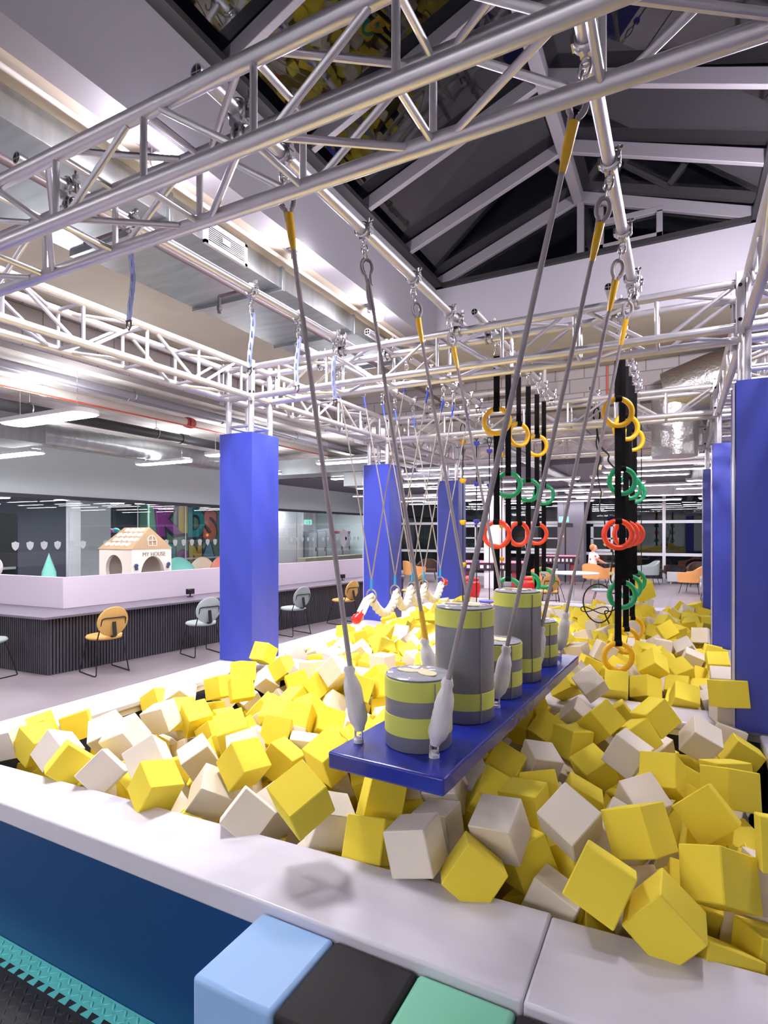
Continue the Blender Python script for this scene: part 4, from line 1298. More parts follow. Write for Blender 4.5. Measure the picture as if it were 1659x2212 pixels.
# shield decals on the glass
def shield(y, z, s, label, grp):
    m = MB()
    P = [(-.5, .42), (-.2, .5), (0, .62), (.2, .5), (.5, .42), (.46, -.1), (.3, -.42), (0, -.66), (-.3, -.42), (-.46, -.1)]
    m.add([(XG + .0022, y + p[0] * s, z + p[1] * s) for p in P] + [(XG + .0005, y + p[0] * s, z + p[1] * s) for p in P], [tuple(range(10)), tuple(range(19, 9, -1))] + [(k, k + 10, (k + 1) % 10 + 10, (k + 1) % 10) for k in range(10)])
    o = m.build('shield_decal', M_white2, None, sharp=0)
    tag(o, label, 'decal', grp)
ORDS = ['first', 'second', 'third', 'fourth', 'fifth', 'sixth', 'seventh', 'eighth', 'ninth', 'tenth', 'eleventh', 'twelfth', 'thirteenth', 'fourteenth', 'fifteenth', 'sixteenth', 'seventeenth', 'eighteenth', 'nineteenth', 'twentieth', 'twenty-first', 'twenty-second', 'twenty-third', 'twenty-fourth', 'twenty-fifth', 'twenty-sixth', 'twenty-seventh', 'twenty-eighth']
nsh = -1
for k in range(30):
    y = 5.62 + k * .295
    if y > 13.6: break
    if k in (3, 10): continue
    nsh += 1
    shield(y, 1.475, .15, 'white shield sticker on the playroom glass, %s from the left' % ORDS[nsh], 'shield stickers on the glass')
for k in range(16):
    if k in (6, 11): continue
    shield(15.75 + k * .33, 1.50, .13, 'white shield sticker on the glass before the lockers, %s from the left' % ORDS[k], 'shield stickers before the lockers')
shield(19.55, 1.52, .62, 'large white shield sticker on the glass beside the second blue column', None)

# text helper
def text_mesh(s, size, ext, m, name, parent, M4, bold=0.0):
    cu = bpy.data.curves.new(name, 'FONT')
    cu.body = s; cu.size = size; cu.extrude = ext; cu.offset = bold; cu.align_x = 'LEFT'; cu.resolution_u = 5
    ob = bpy.data.objects.new(name + '_src', cu)
    col.objects.link(ob)
    bpy.context.view_layer.update()
    me = bpy.data.meshes.new_from_object(ob.evaluated_get(bpy.context.evaluated_depsgraph_get()))
    bpy.data.objects.remove(ob)
    vs = [M4 @ v.co for v in me.vertices]
    mb_ = MB(); mb_.add(vs, [tuple(p.vertices) for p in me.polygons])
    bpy.data.meshes.remove(me)
    return mb_.build(name, m, parent, sharp=0)
# lettering wall behind the glass: two lines of big coloured letters on dark blobs
XS = -13.2
sg = thing('lettering_board', 'dark board with big coloured letters KIDS ARENA behind the glass', 'sign', (XS, 12.6, 0))
MB().add([(XS - .05, y, z) for (y, z) in ((11.15, 2.62), (14.1, 2.62), (14.1, .0), (11.15, .0))] + [(XS - .12, y, z) for (y, z) in ((11.15, 2.62), (14.1, 2.62), (14.1, .0), (11.15, .0))], [(0, 3, 2, 1), (4, 5, 6, 7), (0, 1, 5, 4), (1, 2, 6, 5), (2, 3, 7, 6), (3, 0, 4, 7)]).build('board', M_greenwall, sg, sharp=0)
M_pur = mat('purple_letter', '#9a3c93', .5); M_yel = mat('yellow_letter', '#d7b93a', .5); M_tea = mat('teal_letter', '#2ba2a4', .5); M_ora = mat('orange_letter', '#ee7a5a', .5)
M_lblu = mat('light_blue_letter', '#7fb2c9', .5)
def lett(ch, y, z, h, m, tilt=0.0, wsc=1.0):
    M4 = Matrix.Translation((XS, y, z)) @ Matrix(((0, 0, 1, 0), (1, 0, 0, 0), (0, 1, 0, 0), (0, 0, 0, 1))) @ Matrix.Rotation(tilt, 4, 'Z') @ Matrix.Scale(wsc, 4, (1, 0, 0))
    b2 = text_mesh(ch, h * 1.39, .015, M_darkwall, 'letter_backing', sg, Matrix.Translation((-.03, 0.04, -.03)) @ M4, .11)
    return text_mesh(ch, h * 1.39, .02, m, 'letter_' + ch.lower(), sg, M4, .055)
for (ch, y, z, h, m, tl, ws) in (('K', 11.38, 1.66, .86, M_pur, .12, 1.0), ('I', 12.12, 1.78, .78, M_yel, 0, 1.5), ('D', 12.48, 1.66, .84, M_tea, 0, .8), ('S', 13.12, 1.58, .88, M_ora, -.06, .95),
                                 ('A', 11.28, .86, .56, M_pur, .05, .8), ('R', 11.68, .84, .56, M_tea, 0, .8), ('e', 12.14, .82, .54, M_pur, 0, .9), ('N', 12.56, .82, .58, M_yel, 0, .8), ('A', 13.10, .80, .60, M_lblu, -.05, .9)):
    lett(ch, y, z, h, m, tl, ws)
# soft shapes on the playroom floor
def dome(x, y, r_, hgt, m, label):
    o = MB().lathe([(r_ * math.cos(PI / 2 * k / 10), hgt * math.sin(PI / 2 * k / 10)) for k in range(11)], (x, y, .001), 28).build('soft_play_mound', m)
    tag(o, label, 'soft play shape')
dome(-11.2, 10.3, .58, 1.13, mat('aqua_vinyl', '#7fd0c2', .5), 'aqua soft play mound behind the partition')
dome(-11.6, 11.51, .5, 1.08, mat('beige_vinyl', '#ecd8be', .5), 'beige soft play mound behind the partition')
dome(-10.6, 11.15, .4, 1.12, mat('coral_vinyl', '#f08f77', .5), 'coral soft play mound behind the partition')
dome(-11.1, 5.0, .6, 1.10, M_white, 'white soft play mound at the left behind the partition')
tag(MB().lathe([(.16, 0), (.15, .4), (.12, 1.0), (.0, 1.36)], (-10.6, 6.62, .001), 18).build('soft_play_cone', mat('aqua_vinyl', '#7fd0c2', .5)), 'pointed aqua soft play cone behind the partition', 'soft play shape')
tag(MB().sphere((-11.0, 5.85, 1.12), .16, 18, 12, (1, .9, 1.2)).cyl((-11.0, 5.85, 0), (-11.0, 5.85, 1.0), .06, 12).build('soft_play_mushroom', M_white), 'small white round-headed play shape left of the aqua cone', 'soft play shape')
tag(MB().bb((-14.4, 4.6, 0), (-13.4, 6.6, .95)).build('soft_play_block', mat('rust_vinyl', '#9c7a68', .6), None, bevel=.08), 'brown padded block behind the playroom glass', 'soft play shape')
tag(MB().sphere((-13.6, 7.0, .55), .5, 18, 12, (.7, .8, 1.1)).build('artificial_bush', mat('leaf_green', '#5c9a5a', .8, bump=.8, bscale=18)), 'green bushy plant behind the playroom glass', 'plant')
tag(MB().bb((-14.2, 3.9, 0), (-14.05, 4.05, 2.2)).build('yellow_post', mat('ochre_paint', '#b98a2d', .5)), 'ochre post standing behind the playroom glass', 'post')
rb_ = thing('painted_rainbow_sign', 'small board with coloured dome shapes above the playhouse', 'sign', (-12.9, 9.35, 1.72))
for k, m in enumerate((M_ora, M_lblu, M_yel, M_pur, M_tea)):
    MB().lathe([(.13, 0), (.12, .06), (.07, .11), (0, .13)], (-12.9, 9.0 + k * .2, 1.74 + (.03 if k == 2 else 0)), 14).build('dome_shape', m, rb_)
MB().bb((-12.96, 8.85, 1.66), (-12.84, 9.95, 1.74)).build('board', M_darkwall, rb_)
MB().bb((-12.93, 9.38, 0), (-12.87, 9.44, 1.66)).build('sign_post', M_darkwall, rb_)
# lockers and exit signs
for k in range(5):
    t = thing('locker', 'grey metal locker cabinet behind the glass, ' + ['first', 'second', 'third', 'fourth', 'fifth'][k] + ' from the left', 'locker', (-13.0, 18.5 + k * .64, 0), 0, 'grey lockers')
    hh = (1.78, 1.84, 1.90, 1.74, 1.74)[k]
    MB().bb((-13.2, 18.2 + k * .64, 0), (-12.8, 18.82 + k * .64, hh)).build('locker_body', mat('locker_grey', '#8c919c', .4), t, bevel=.01)
    MB().bb((-12.8, 18.24 + k * .64, .08), (-12.785, 18.78 + k * .64, hh - .06)).build('locker_door', mat('locker_grey_light', '#b6bac2', .4), t, bevel=.006)
    MB().bb((-12.785, 18.70 + k * .64, 1.0), (-12.76, 18.73 + k * .64, 1.15)).build('handle', M_frame, t)
tag(MB().bb((-13.2, 20.13, 1.745), (-12.78, 21.38, 1.80)).build('red_strip', M_redp), 'red strip along the top of the lockers', 'strip')
tag(MB().bb((-12.62, 17.2, 0), (-12.2, 21.4, .80)).build('reception_desk', mat('sand_laminate', '#c9bfa5', .5), None, bevel=.01), 'sand coloured desk in front of the lockers', 'desk')
def exit_sign(x, y, z, rz, label):
    t = thing('exit_sign', label, 'exit sign', (x, y, z), rz)
    q = Matrix.Rotation(rz, 3, 'Z'); c = Vector((x, y, z))
    MB().box(c, (.34, .05, .20), q).build('sign_box', M_white, t, bevel=.006)
    MB().cyl(c + Vector((0, 0, .09)), (x, y, 3.0 if x < -12 else ZL - .2), .008, 8).build('hanger_rod', M_steelD, t)
    MB().box(c + q @ Vector((0, -.027, 0)), (.32, .004, .18), q).build('sign_face', M_green_sign, t)
    pm = MB()
    for (px, pz, sx, sz, an) in ((-.05, .045, .03, .03, 0), (-.05, .0, .035, .06, .2), (-.075, -.05, .02, .06, .5), (-.03, -.045, .02, .06, -.6), (-.02, .015, .05, .015, .3), (.06, -.005, .06, .12, 0)):
        pm.box(c + q @ Vector((px, -.0305, pz)), (sx, .003, sz), q @ Matrix.Rotation(an, 3, 'Y'))
    pm.build('running_figure', mat('sign_white', '#f4fffb', .5), t)
exit_sign(-12.6, 17.9, 2.14, R(60), 'green exit sign behind the glass, left of the lockers')
exit_sign(-7.9, 21.0, 2.55, R(20), 'green exit sign by the far windows, left of the third blue column')
exit_sign(-3.6, 20.5, 2.2, R(20), 'green exit sign by the far windows, behind the rings')

# playhouse
hx0, hy0, hs, hE, hR = -9.37, 6.78, .87, 1.45, 1.84
ph = thing('playhouse', 'cream toy playhouse with a tan tiled roof and round openings', 'playhouse', (hx0 + hs / 2, hy0 + hs / 2, 0))
hx1, hy1 = hx0 + hs, hy0 + hs
def wall_hole(fn, w, h, cx, cz, rx, rz_, arch, thick):
    """panel w x h with an elliptical hole; fn maps (u, v, depth) to world"""
    n = 28
    mb_ = MB()
    hole = [(cx + rx * math.cos(2 * PI * k / n), cz + rz_ * math.sin(2 * PI * k / n)) for k in range(n)]
    outer = []
    for (a, b_) in hole:
        dx, dz = a - cx, b_ - cz
        sx = ((w - cx) if dx > 0 else cx) / max(abs(dx), 1e-6); sz = ((h - cz) if dz > 0 else cz) / max(abs(dz), 1e-6)
        s_ = min(sx, sz); outer.append((cx + dx * s_, cz + dz * s_))
    vs = [fn(a, b_, 0) for (a, b_) in hole] + [fn(a, b_, 0) for (a, b_) in outer] + [fn(a, b_, thick) for (a, b_) in hole] + [fn(a, b_, thick) for (a, b_) in outer]
    fs_ = []
    for k in range(n):
        j = (k + 1) % n
        fs_ += [(k, j, n + j, n + k), (2 * n + k, 3 * n + k, 3 * n + j, 2 * n + j), (k, 2 * n + k, 2 * n + j, j), (n + k, n + j, 3 * n + j, 3 * n + k)]
    mb_.add(vs, fs_)
    # corners
    for (a, b_) in ((0, 0), (w, 0), (w, h), (0, h)):
        ac = math.atan2(b_ - cz, a - cx)
        best_ = None
        for k in range(n):
            j = (k + 1) % n
            a0 = math.atan2(outer[k][1] - cz, outer[k][0] - cx); a1 = math.atan2(outer[j][1] - cz, outer[j][0] - cx)
            d0 = (ac - a0 + PI) % (2 * PI) - PI; d1 = (a1 - ac + PI) % (2 * PI) - PI
            if d0 >= 0 and d1 >= 0 and d0 + d1 < PI:
                best_ = (k, j)
        p, q_ = best_
        mb_.add([fn(a, b_, 0), fn(*outer[p], 0), fn(*outer[q_], 0), fn(a, b_, thick), fn(*outer[p], thick), fn(*outer[q_], thick)], [(0, 1, 2), (3, 5, 4), (0, 3, 4, 1), (0, 2, 5, 3)])
    return mb_
wall_hole(lambda u, v, d: (hx0 + u, hy0 + d, v), hs - .071, hE, .40, 1.10, .22, .25, 0, .07).build('side_wall', M_house, ph, sharp=30)
wall_hole(lambda u, v, d: (hx1 - d, hy0 + u, v), hs, hE, .45, .98, .26, .34, 1, .07).build('gable_wall', M_house, ph, sharp=30)
MB().bb((hx0, hy1 - .07, 0), (hx1 - .07, hy1, hE)).bb((hx0, hy0 + .07, 0), (hx0 + .07, hy1 - .07, hE)).build('back_walls', M_house, ph)
ym = (hy0 + hy1) / 2
rf = MB()
o_ = .02
rf.add([(hx0 - o_, hy0 - o_, hE), (hx1 + .01, hy0 - o_, hE), (hx1 - .06, ym, hR), (hx0 + .12, ym, hR), (hx0 - o_, hy1 + o_, hE), (hx1 + .01, hy1 + o_, hE)],
       [(0, 1, 2, 3), (4, 3, 2, 5), (1, 5, 2), (0, 3, 4), (0, 4, 5, 1)])
roofo = rf.build('roof', M_roof, ph, sharp=0)
tl = MB()
sl = (hR - hE) / (ym - hy0)
for r_ in range(4):
    for c_ in range(5 if r_ < 3 else 4):
        u = .08 + c_ * .135 + (.05 if r_ % 2 else 0) + .05 * r_ * .7
        v = .07 + r_ * .095
        cx, cy, cz = hx0 + u + .06, hy0 + v, hE + (v + o_) * sl * .985 + .012
        ring = [(cx + .058 * math.cos(2 * PI * k / 14), cy + .038 * math.sin(2 * PI * k / 14), cz + .038 * math.sin(2 * PI * k / 14) * sl) for k in range(14)]
        ring2 = [(p[0], p[1] + .012, p[2] - .014) for p in ring]
        tl.loft([ring2, ring])
tl.build('roof_tiles', M_tile, roofo, sharp=0)
wn = MB()
gxw = hx1 - .005
for (y0, z0, y1, z1) in ((-.10, .10, -.085, .20), (.085, .10, .10, .20), (-.10, .10, .10, .115), (-.007, .10, .007, .30), (-.10, .195, .10, .207)):
    wn.bb((gxw - .03, ym + y0, hE + z0 - .05), (gxw + .012, ym + y1, hE + z1 - .05))
wn.torus((gxw - .006, ym, hE + .15), (1, 0, 0), .092, .008, 18, 6, -PI / 2, PI / 2)
wn.build('painted_window', M_tile, ph)
text_mesh('MY HOUSE', .105, .003, mat('warm_grey_print', '#8a7c72', .6), 'lettering', ph, Matrix.Translation((hx1 + .003, hy0 + .22, hE - .13)) @ Matrix(((0, 0, 1, 0), (1, 0, 0, 0), (0, 1, 0, 0), (0, 0, 0, 1))))
for (yy, an) in ((hy0 + .085, .1), (hy1 - .085, -.4)):
    c_ = Vector((hx1 + .015, yy, 1.14)); q_ = Matrix.Rotation(an, 3, 'X')
    MB().box(c_, (.03, .05, .11), q_).box(c_ + q_ @ Vector((0, 0, .02)), (.03, .08, .02), q_).build('climbing_grip', mat('navy_grip', '#3b4a6d', .5), ph, bevel=.006)

# ------------------------------------------------------------ far wall with night windows
YW = 22.0
fw = MB()
fw.bb((-12, YW, -.1), (9, YW + .2, .12)); fw.bb((-12, YW, 3.02), (9, YW + .2, 3.4))
struct('wall_far', fw, M_white2)
mx_ = [-12, -8.9, -6.1, -3.31, -.49, 2.3, 5.1, 9]
for k in range(len(mx_) - 1):
    x0, x1 = mx_[k] + .05, mx_[k + 1] - .05
    t = struct('window_%d' % (20 + k), MB().bb((x0, YW + .07, .12), (x1, YW + .085, 3.02)), M_nglass, sharp=0)
    t['label'] = 'tall dark window of the far wall'
    f = MB()
    f.bb((mx_[k] - .05, YW - .02, .1), (mx_[k] + .05, YW + .12, 3.02))
    for z in (.98, 2.12):
        f.bb((mx_[k], YW - .01, z - .05), (mx_[k + 1], YW + .12, z + .05))
    struct('trim_%d' % (20 + k), f, M_white2)
for k, xw in enumerate((-8.0, -5.3, -2.9)):
    f = MB()
    for (x0, z0, x1, z1) in ((0, 1.05, .09, 2.05), (1.35, 1.05, 1.44, 2.05), (0, 1.05, 1.44, 1.14), (0, 1.96, 1.44, 2.05), (.68, 1.05, .76, 2.05), (0, 1.50, 1.44, 1.55)):
        f.bb((xw + x0, YW - .03, z0), (xw + x1, YW + .06, z1))
    struct('trim_%d' % (30 + k), f, M_white2)
for k, (x, y) in enumerate(((-6.35, 16.5), (-5.2, 17.5))):
    struct('trim_%d' % (35 + k), MB().bb((x - .25, y - .25, 0), (x + .25, y + .25, 3.36)), M_white, bevel=.01)
struct('trim_38', MB().bb((-3.9, 21.0, 0), (-3.0, 21.6, 3.36)), M_midwall)
# radiators
for (x0, x1, lb) in ((-.4, 1.0, 'white radiator under the far window at the right'), (-4.6, -3.1, 'white radiator under the far window behind the rings')):
    t = thing('radiator', lb, 'radiator', ((x0 + x1) / 2, 21.8, .04))
    MB().bb((x0, 21.74, .06), (x1, 21.86, .40)).build('panel', M_white, t, bevel=.02)
    fn_ = MB()
    n = int((x1 - x0) / .1)
    for k in range(n):
        fn_.bb((x0 + .03 + k * .1, 21.725, .08), (x0 + .07 + k * .1, 21.74, .38))
    fn_.build('ribs', M_white, t)
    MB().bb((x0 + .1, 21.76, 0), (x0 + .14, 21.84, .06)).bb((x1 - .14, 21.76, 0), (x1 - .1, 21.84, .06)).build('foot', M_white, t)

# ------------------------------------------------------------ furniture of the far hall
def armchair(x, y, rz, m, label, legs=M_frame):
    t = thing('armchair', label, 'armchair', (x, y, 0), rz, None)
    q = Matrix.Rotation(rz, 3, 'Z')
    W = lambda px, py, pz: Vector((x, y, 0)) + q @ Vector((px, py, pz))
    rings = []
    for k in range(2):
        pass
    # wrap-round shell, open at +y
    n = 22
    out = []; inn = []
    sh = MB()
    prof = []
    for k in range(n + 1):
        a = PI + PI * .0 + (PI) * k / n      # from -x round the back to +x
        cx_, cy_ = .33 * math.cos(a), .30 * math.sin(a)
        hgt = .80 - .17 * abs(math.cos(a)) ** 3
        prof.append((cx_, cy_, hgt, math.cos(a), math.sin(a)))
    prof = [(-.34, .26, .60, -1, 0)] + prof + [(.34, .26, .60, 1, 0)]
    rings = []
    for (cx_, cy_, hgt, nx_, ny_) in prof:
        th = .035
        rings.append([W(cx_ - nx_ * th, cy_ - ny_ * th, .33), W(cx_ + nx_ * th, cy_ + ny_ * th, .33), W(cx_ * 1.06 + nx_ * th, cy_ * 1.08 + ny_ * th, hgt), W(cx_ * 1.06 - nx_ * th, cy_ * 1.08 - ny_ * th, hgt)])
    sh.loft(rings)
    sh.build('shell', m, t, sharp=50)
    MB().box(W(0, .02, .40), (.56, .54, .12), q).build('seat_cushion', m, t, bevel=.03)
    for sx in (-1, 1):
        for sy in (-1, 1):
            MB().cyl(W(sx * .22, sy * .2, .34), W(sx * .28, sy * .27, 0), .011, 8, .008).build('leg', legs, t)
    return t
def rtable(x, y, r_, h, m, label):
    t = thing('round_table', label, 'table', (x, y, 0))
    MB().lathe([(0, 0), (r_, 0), (r_ + .004, .012), (r_, .024), (0, .024)], (x, y, h - .024), 36).build('table_top', m, t)
    MB().lathe([(.03, 0), (.03, h - .05), (.08, h - .026), (0, h - .026)], (x, y, .01), 16).build('pedestal', M_white2, t)
    MB().lathe([(0, 0), (.22, 0), (.22, .008), (.03, .02), (0, .02)], (x, y, 0), 24).build('base', M_white2, t)
def pix(u, v, z):
    """point of the hall seen at that picture position, at height z"""
    d = (1.75 - z) * 1228.0 / (v - 1150.0)
    rr_ = (u - 829.5) / 1228.0 * d
    return (rr_ * .88701 - d * .46175, rr_ * .46175 + d * .88701)
p = pix(1238, 1300, 0); rtable(p[0], p[1], .62, .74, M_white2, 'round pale table behind the end of the pit, right of the ring straps')
for (u, v, rz, m, lb) in ((1300, 1318, R(100), M_seatG, 'pale grey round-backed chair right of the round pale table'), (1195, 1300, R(-60), M_seatG, 'pale grey round-backed chair left of the round pale table'),
                          (1187, 1322, R(20), M_seatO, 'mustard round-backed chair nearest the pit, in front of the round pale table')):
    x, y = pix(u, v, 0)
    chair(x, y, rz, m, lb, 'round-backed chairs in the far hall')
for (u, v, rz, m, lb) in ((1285, 1272, R(-20), M_orange, 'orange armchair in front of the person in the flowered top'), (1338, 1268, R(60), M_orange, 'orange armchair half hidden behind the right ring straps'),
                          (1496, 1282, R(70), M_orange, 'orange armchair at the far right beside the third dark blue column'), (1540, 1300, R(90), M_seatG, 'grey armchair at the far right, against the third dark blue column'),
                          (1400, 1262, R(110), M_seatG, 'pale grey armchair right of the right ring straps'), (1425, 1257, R(150), M_brown, 'dark armchair by the far window right of the rings'), (1512, 1268, R(180), M_brown, 'dark brown armchair behind the orange one at the far right'),
                          (893, 1262, R(-40), M_orange, 'orange armchair seen between the second and third blue columns'), (925, 1256, R(200), M_brown, 'dark armchair seen between the second and third blue columns'),
                          (1165, 1285, R(30), M_orange, 'orange armchair behind the left ring straps')):
    x, y = pix(u, v, 0)
    armchair(x, y, rz, m, lb)
x, y = pix(1318, 1262, 0); rtable(x, y, .5, .72, M_steelD, 'dark round table the person leans on')
# red tub chair, game table
def tub(x, y, m, label):
    t = thing('tub_seat', label, 'seat', (x, y, 0))
    MB().lathe([(0, 0), (.24, 0), (.30, .25), (.27, .42), (0, .44)], (x, y, .002), 24).build('seat', m, t)
    MB().torus((x, y, .52), (0, 0, 1), .27, .05, 24, 10, PI * .6, PI * 1.9).build('backrest', m, t)
x, y = pix(1014, 1292, 0); tub(x, y, M_red, 'red seat just right of the third blue column')
x, y = pix(1140, 1290, 0); tub(x, y, M_red, 'red seat behind the left ring straps')
def game_table(u, v, w_, d_, h, label, rz):
    x, y = pix(u, v, 0)
    t = thing('game_table', label, 'game table', (x, y, 0), rz)
    q = Matrix.Rotation(rz, 3, 'Z')
    W = lambda a, b_, c_: Vector((x, y, 0)) + q @ Vector((a, b_, c_))
    MB().box(W(0, 0, h - .12), (w_, d_, .24), q).build('table_body', mat('plum_laminate', '#3a2433', .4), t, bevel=.02)
    MB().box(W(0, 0, h + .01), (w_ + .06, d_ + .06, .03), q).build('rail', mat('pink_rail', '#d88fa8', .4), t, bevel=.008)
    for sx in (-1, 1):
        MB().box(W(sx * w_ * .36, 0, (h - .24) / 2), (.14, d_ * .7, h - .24), q).build('leg', mat('red_laminate', '#a23540', .4), t, bevel=.01)
    s = MB()
    for k in range(7):
        s.box(W(-w_ * .3 + k * w_ * .1, -d_ / 2 - .003, h - .12), (.05 * w_, .004, .10), q)
    s.build('front_print', M_white2, t)
    return t
game_table(1060, 1268, 2.1, 1.1, .80, 'air hockey table with pink rails between the third column and the rings', R(10))
game_table(1205, 1262, 1.3, .7, .95, 'arcade machine with a printed front behind the rings', R(15))
x, y = pix(1215, 1235, .0) if False else pix(1212, 1262, 0)
t = thing('arcade_lamp', 'dark stand with a glowing amber lamp above the arcade machine', 'lamp', (x, y + .8, 0))
MB().cyl((x, y + .8, 0), (x, y + .8, 2.0), .025, 10).box((x, y + .8, 2.0), (.5, .12, .14)).build('stand', M_frame, t)
MB().sphere((x - .12, y + .72, 1.62), .07, 12, 8).build('bulb', emat('amber_bulb', '#ff9b50', 5.0), t)

# ------------------------------------------------------------ the person at the dark table
px_, py_ = pix(1279, 1268, 0)
pr = thing('person', 'person in a white top with red flowers, leaning on the dark table', 'person', (px_, py_, 0), 0)
H = 1.36
vx = Vector((.887, .4617, 0)); vy = Vector((-.4617, .887, 0))       # right in view, away
def B(r_, a, z): return Vector((px_, py_, 0)) + vx * r_ + vy * a + Vector((0, 0, z))
me = bpy.data.meshes.new('body')
J = [B(.0, 0, .66), B(.02, 0, .84), B(.035, -.01, 1.0), B(.03, -.01, 1.10), B(.03, -.02, 1.17),          # pelvis, waist, chest, neck base, neck
     B(.03, -.03, 1.25), B(.025, -.03, 1.33),                                                              # head, crown
     B(-.02, -.09, .60), B(-.03, -.09, .34), B(-.02, -.08, .06), B(.06, -.12, .03),                         # near leg
     B(.02, .08, .60), B(.03, .09, .34), B(.05, .10, .06), B(.12, .07, .03),                                # far leg
     B(.06, -.14, 1.03), B(.16, -.16, .88), B(.33, -.14, .79), B(.40, -.13, .765),                          # near arm to the table
     B(.06, .13, 1.03), B(.20, .15, .88), B(.35, .12, .79), B(.42, .10, .765)]
E_ = [(0, 1), (1, 2), (2, 3), (3, 4), (4, 5), (5, 6), (0, 7), (7, 8), (8, 9), (9, 10), (0, 11), (11, 12), (12, 13), (13, 14), (2, 15), (15, 16), (16, 17), (17, 18), (2, 19), (19, 20), (20, 21), (21, 22)]
RD = [.115, .10, .115, .06, .042, .085, .06, .075, .052, .032, .026, .075, .052, .032, .026, .046, .036, .027, .022, .046, .036, .027, .022]
o0 = Vector((px_, py_, 0))
me.from_pydata([tuple(p - o0) for p in J], E_, [])
bo = bpy.data.objects.new('body', me); col.objects.link(bo); bo.parent = pr
sk = bo.modifiers.new('skin', 'SKIN'); sk.use_smooth_shade = True
for i, sv in enumerate(me.skin_vertices[0].data):
    sv.radius = (RD[i], RD[i]); sv.use_root = (i == 0)
ss = bo.modifiers.new('sub', 'SUBSURF'); ss.levels = 2; ss.render_levels = 2
me.materials.append(M_skin)
def flower_mat():
    m = bpy.data.materials.new('flowered_cotton'); m.use_nodes = True
    nt = m.node_tree; b_ = nt.nodes['Principled BSDF']
    v = nt.nodes.new('ShaderNodeTexVoronoi'); v.inputs['Scale'].default_value = 9
    tc_ = nt.nodes.new('ShaderNodeTexCoord'); nt.links.new(tc_.outputs['Object'], v.inputs['Vector'])
    rp = nt.nodes.new('ShaderNodeValToRGB'); rp.color_ramp.interpolation = 'CONSTANT'
    rp.color_ramp.elements[0].color = lin('#cf3b45'); rp.color_ramp.elements[1].position = .36; rp.color_ramp.elements[1].color = lin('#f3e9e6')
    nt.links.new(v.outputs['Distance'], rp.inputs[0]); nt.links.new(rp.outputs[0], b_.inputs['Base Color']); b_.inputs['Roughness'].default_value = .8
    return m
rings = []
for (z, rw, rd_, ox) in ((.60, .155, .13, .0), (.75, .15, .125, .01), (.88, .14, .12, .02), (1.0, .155, .12, .035), (1.08, .14, .10, .035), (1.125, .07, .065, .03)):
    rings.append([B(ox + rw * .9 * math.cos(2 * PI * a / 24), rd_ * 1.25 * math.sin(2 * PI * a / 24), z) for a in range(24)])
FM = flower_mat()
MB().loft(rings).build('top', FM, pr)
for s_ in (-1, 1):
    MB().tube([B(.04, .10 * s_, 1.05), B(.08, .145 * s_, 1.01), B(.14, .16 * s_, .92)], [.07, .062, .058], 14).build('sleeve', FM, pr)
    MB().tube([B(-.005, .07 * s_, .62), B(0, .085 * s_, .40)], [.10, .085], 14).build('shorts_leg', M_white, pr)
    MB().sphere(B(.04 if s_ < 0 else .09, -.10 if s_ < 0 else .085, .035), .05, 14, 8, (1.7, .9, .7)).build('shoe', mat('green_shoe', '#2f9a56', .5), pr)
    for k in range(5):
        a0 = B(.395 if s_ < 0 else .415, .115 * s_ + (k - 2) * .016, .765)
        MB().tube([a0, a0 + vx * .03 + Vector((0, 0, .004)), a0 + vx * (.055 - .006 * abs(k - 2)) - Vector((0, 0, .006))], [.0075, .007, .005], 7).build('finger', M_skin, pr)
hm = mat('blond_hair', '#c98a55', .6)
hr = MB(); hr.sphere(B(.015, -.02, 1.275), .103, 20, 14, (1, 1, 1.02)); hr.build('hair', hm, pr)
MB().sphere(B(.055, -.045, 1.255), .088, 18, 14, (.95, .95, 1.12)).build('face', M_skin, pr)
fc = B(.055, -.045, 1.255); fd_ = (vx * .75 - vy * .66).normalized(); sd_ = Vector((-fd_.y, fd_.x, 0))
for s_ in (-1, 1):
    MB().sphere(fc + fd_ * .082 + sd_ * (.03 * s_) + Vector((0, 0, .012)), .009, 10, 8).build('eye', M_frame, pr)
    MB().sphere(fc + sd_ * (.085 * s_) - fd_ * .01, .018, 10, 8, (.6, .6, 1.2)).build('ear', M_skin, pr)
MB().sphere(fc + fd_ * .09 - Vector((0, 0, .012)), .013, 10, 8).build('nose', M_skin, pr)
MB().sphere(fc + fd_ * .080 - Vector((0, 0, .045)), .016, 10, 8, (1, 1, .35)).build('mouth', mat('lip', '#b8606a', .5), pr)
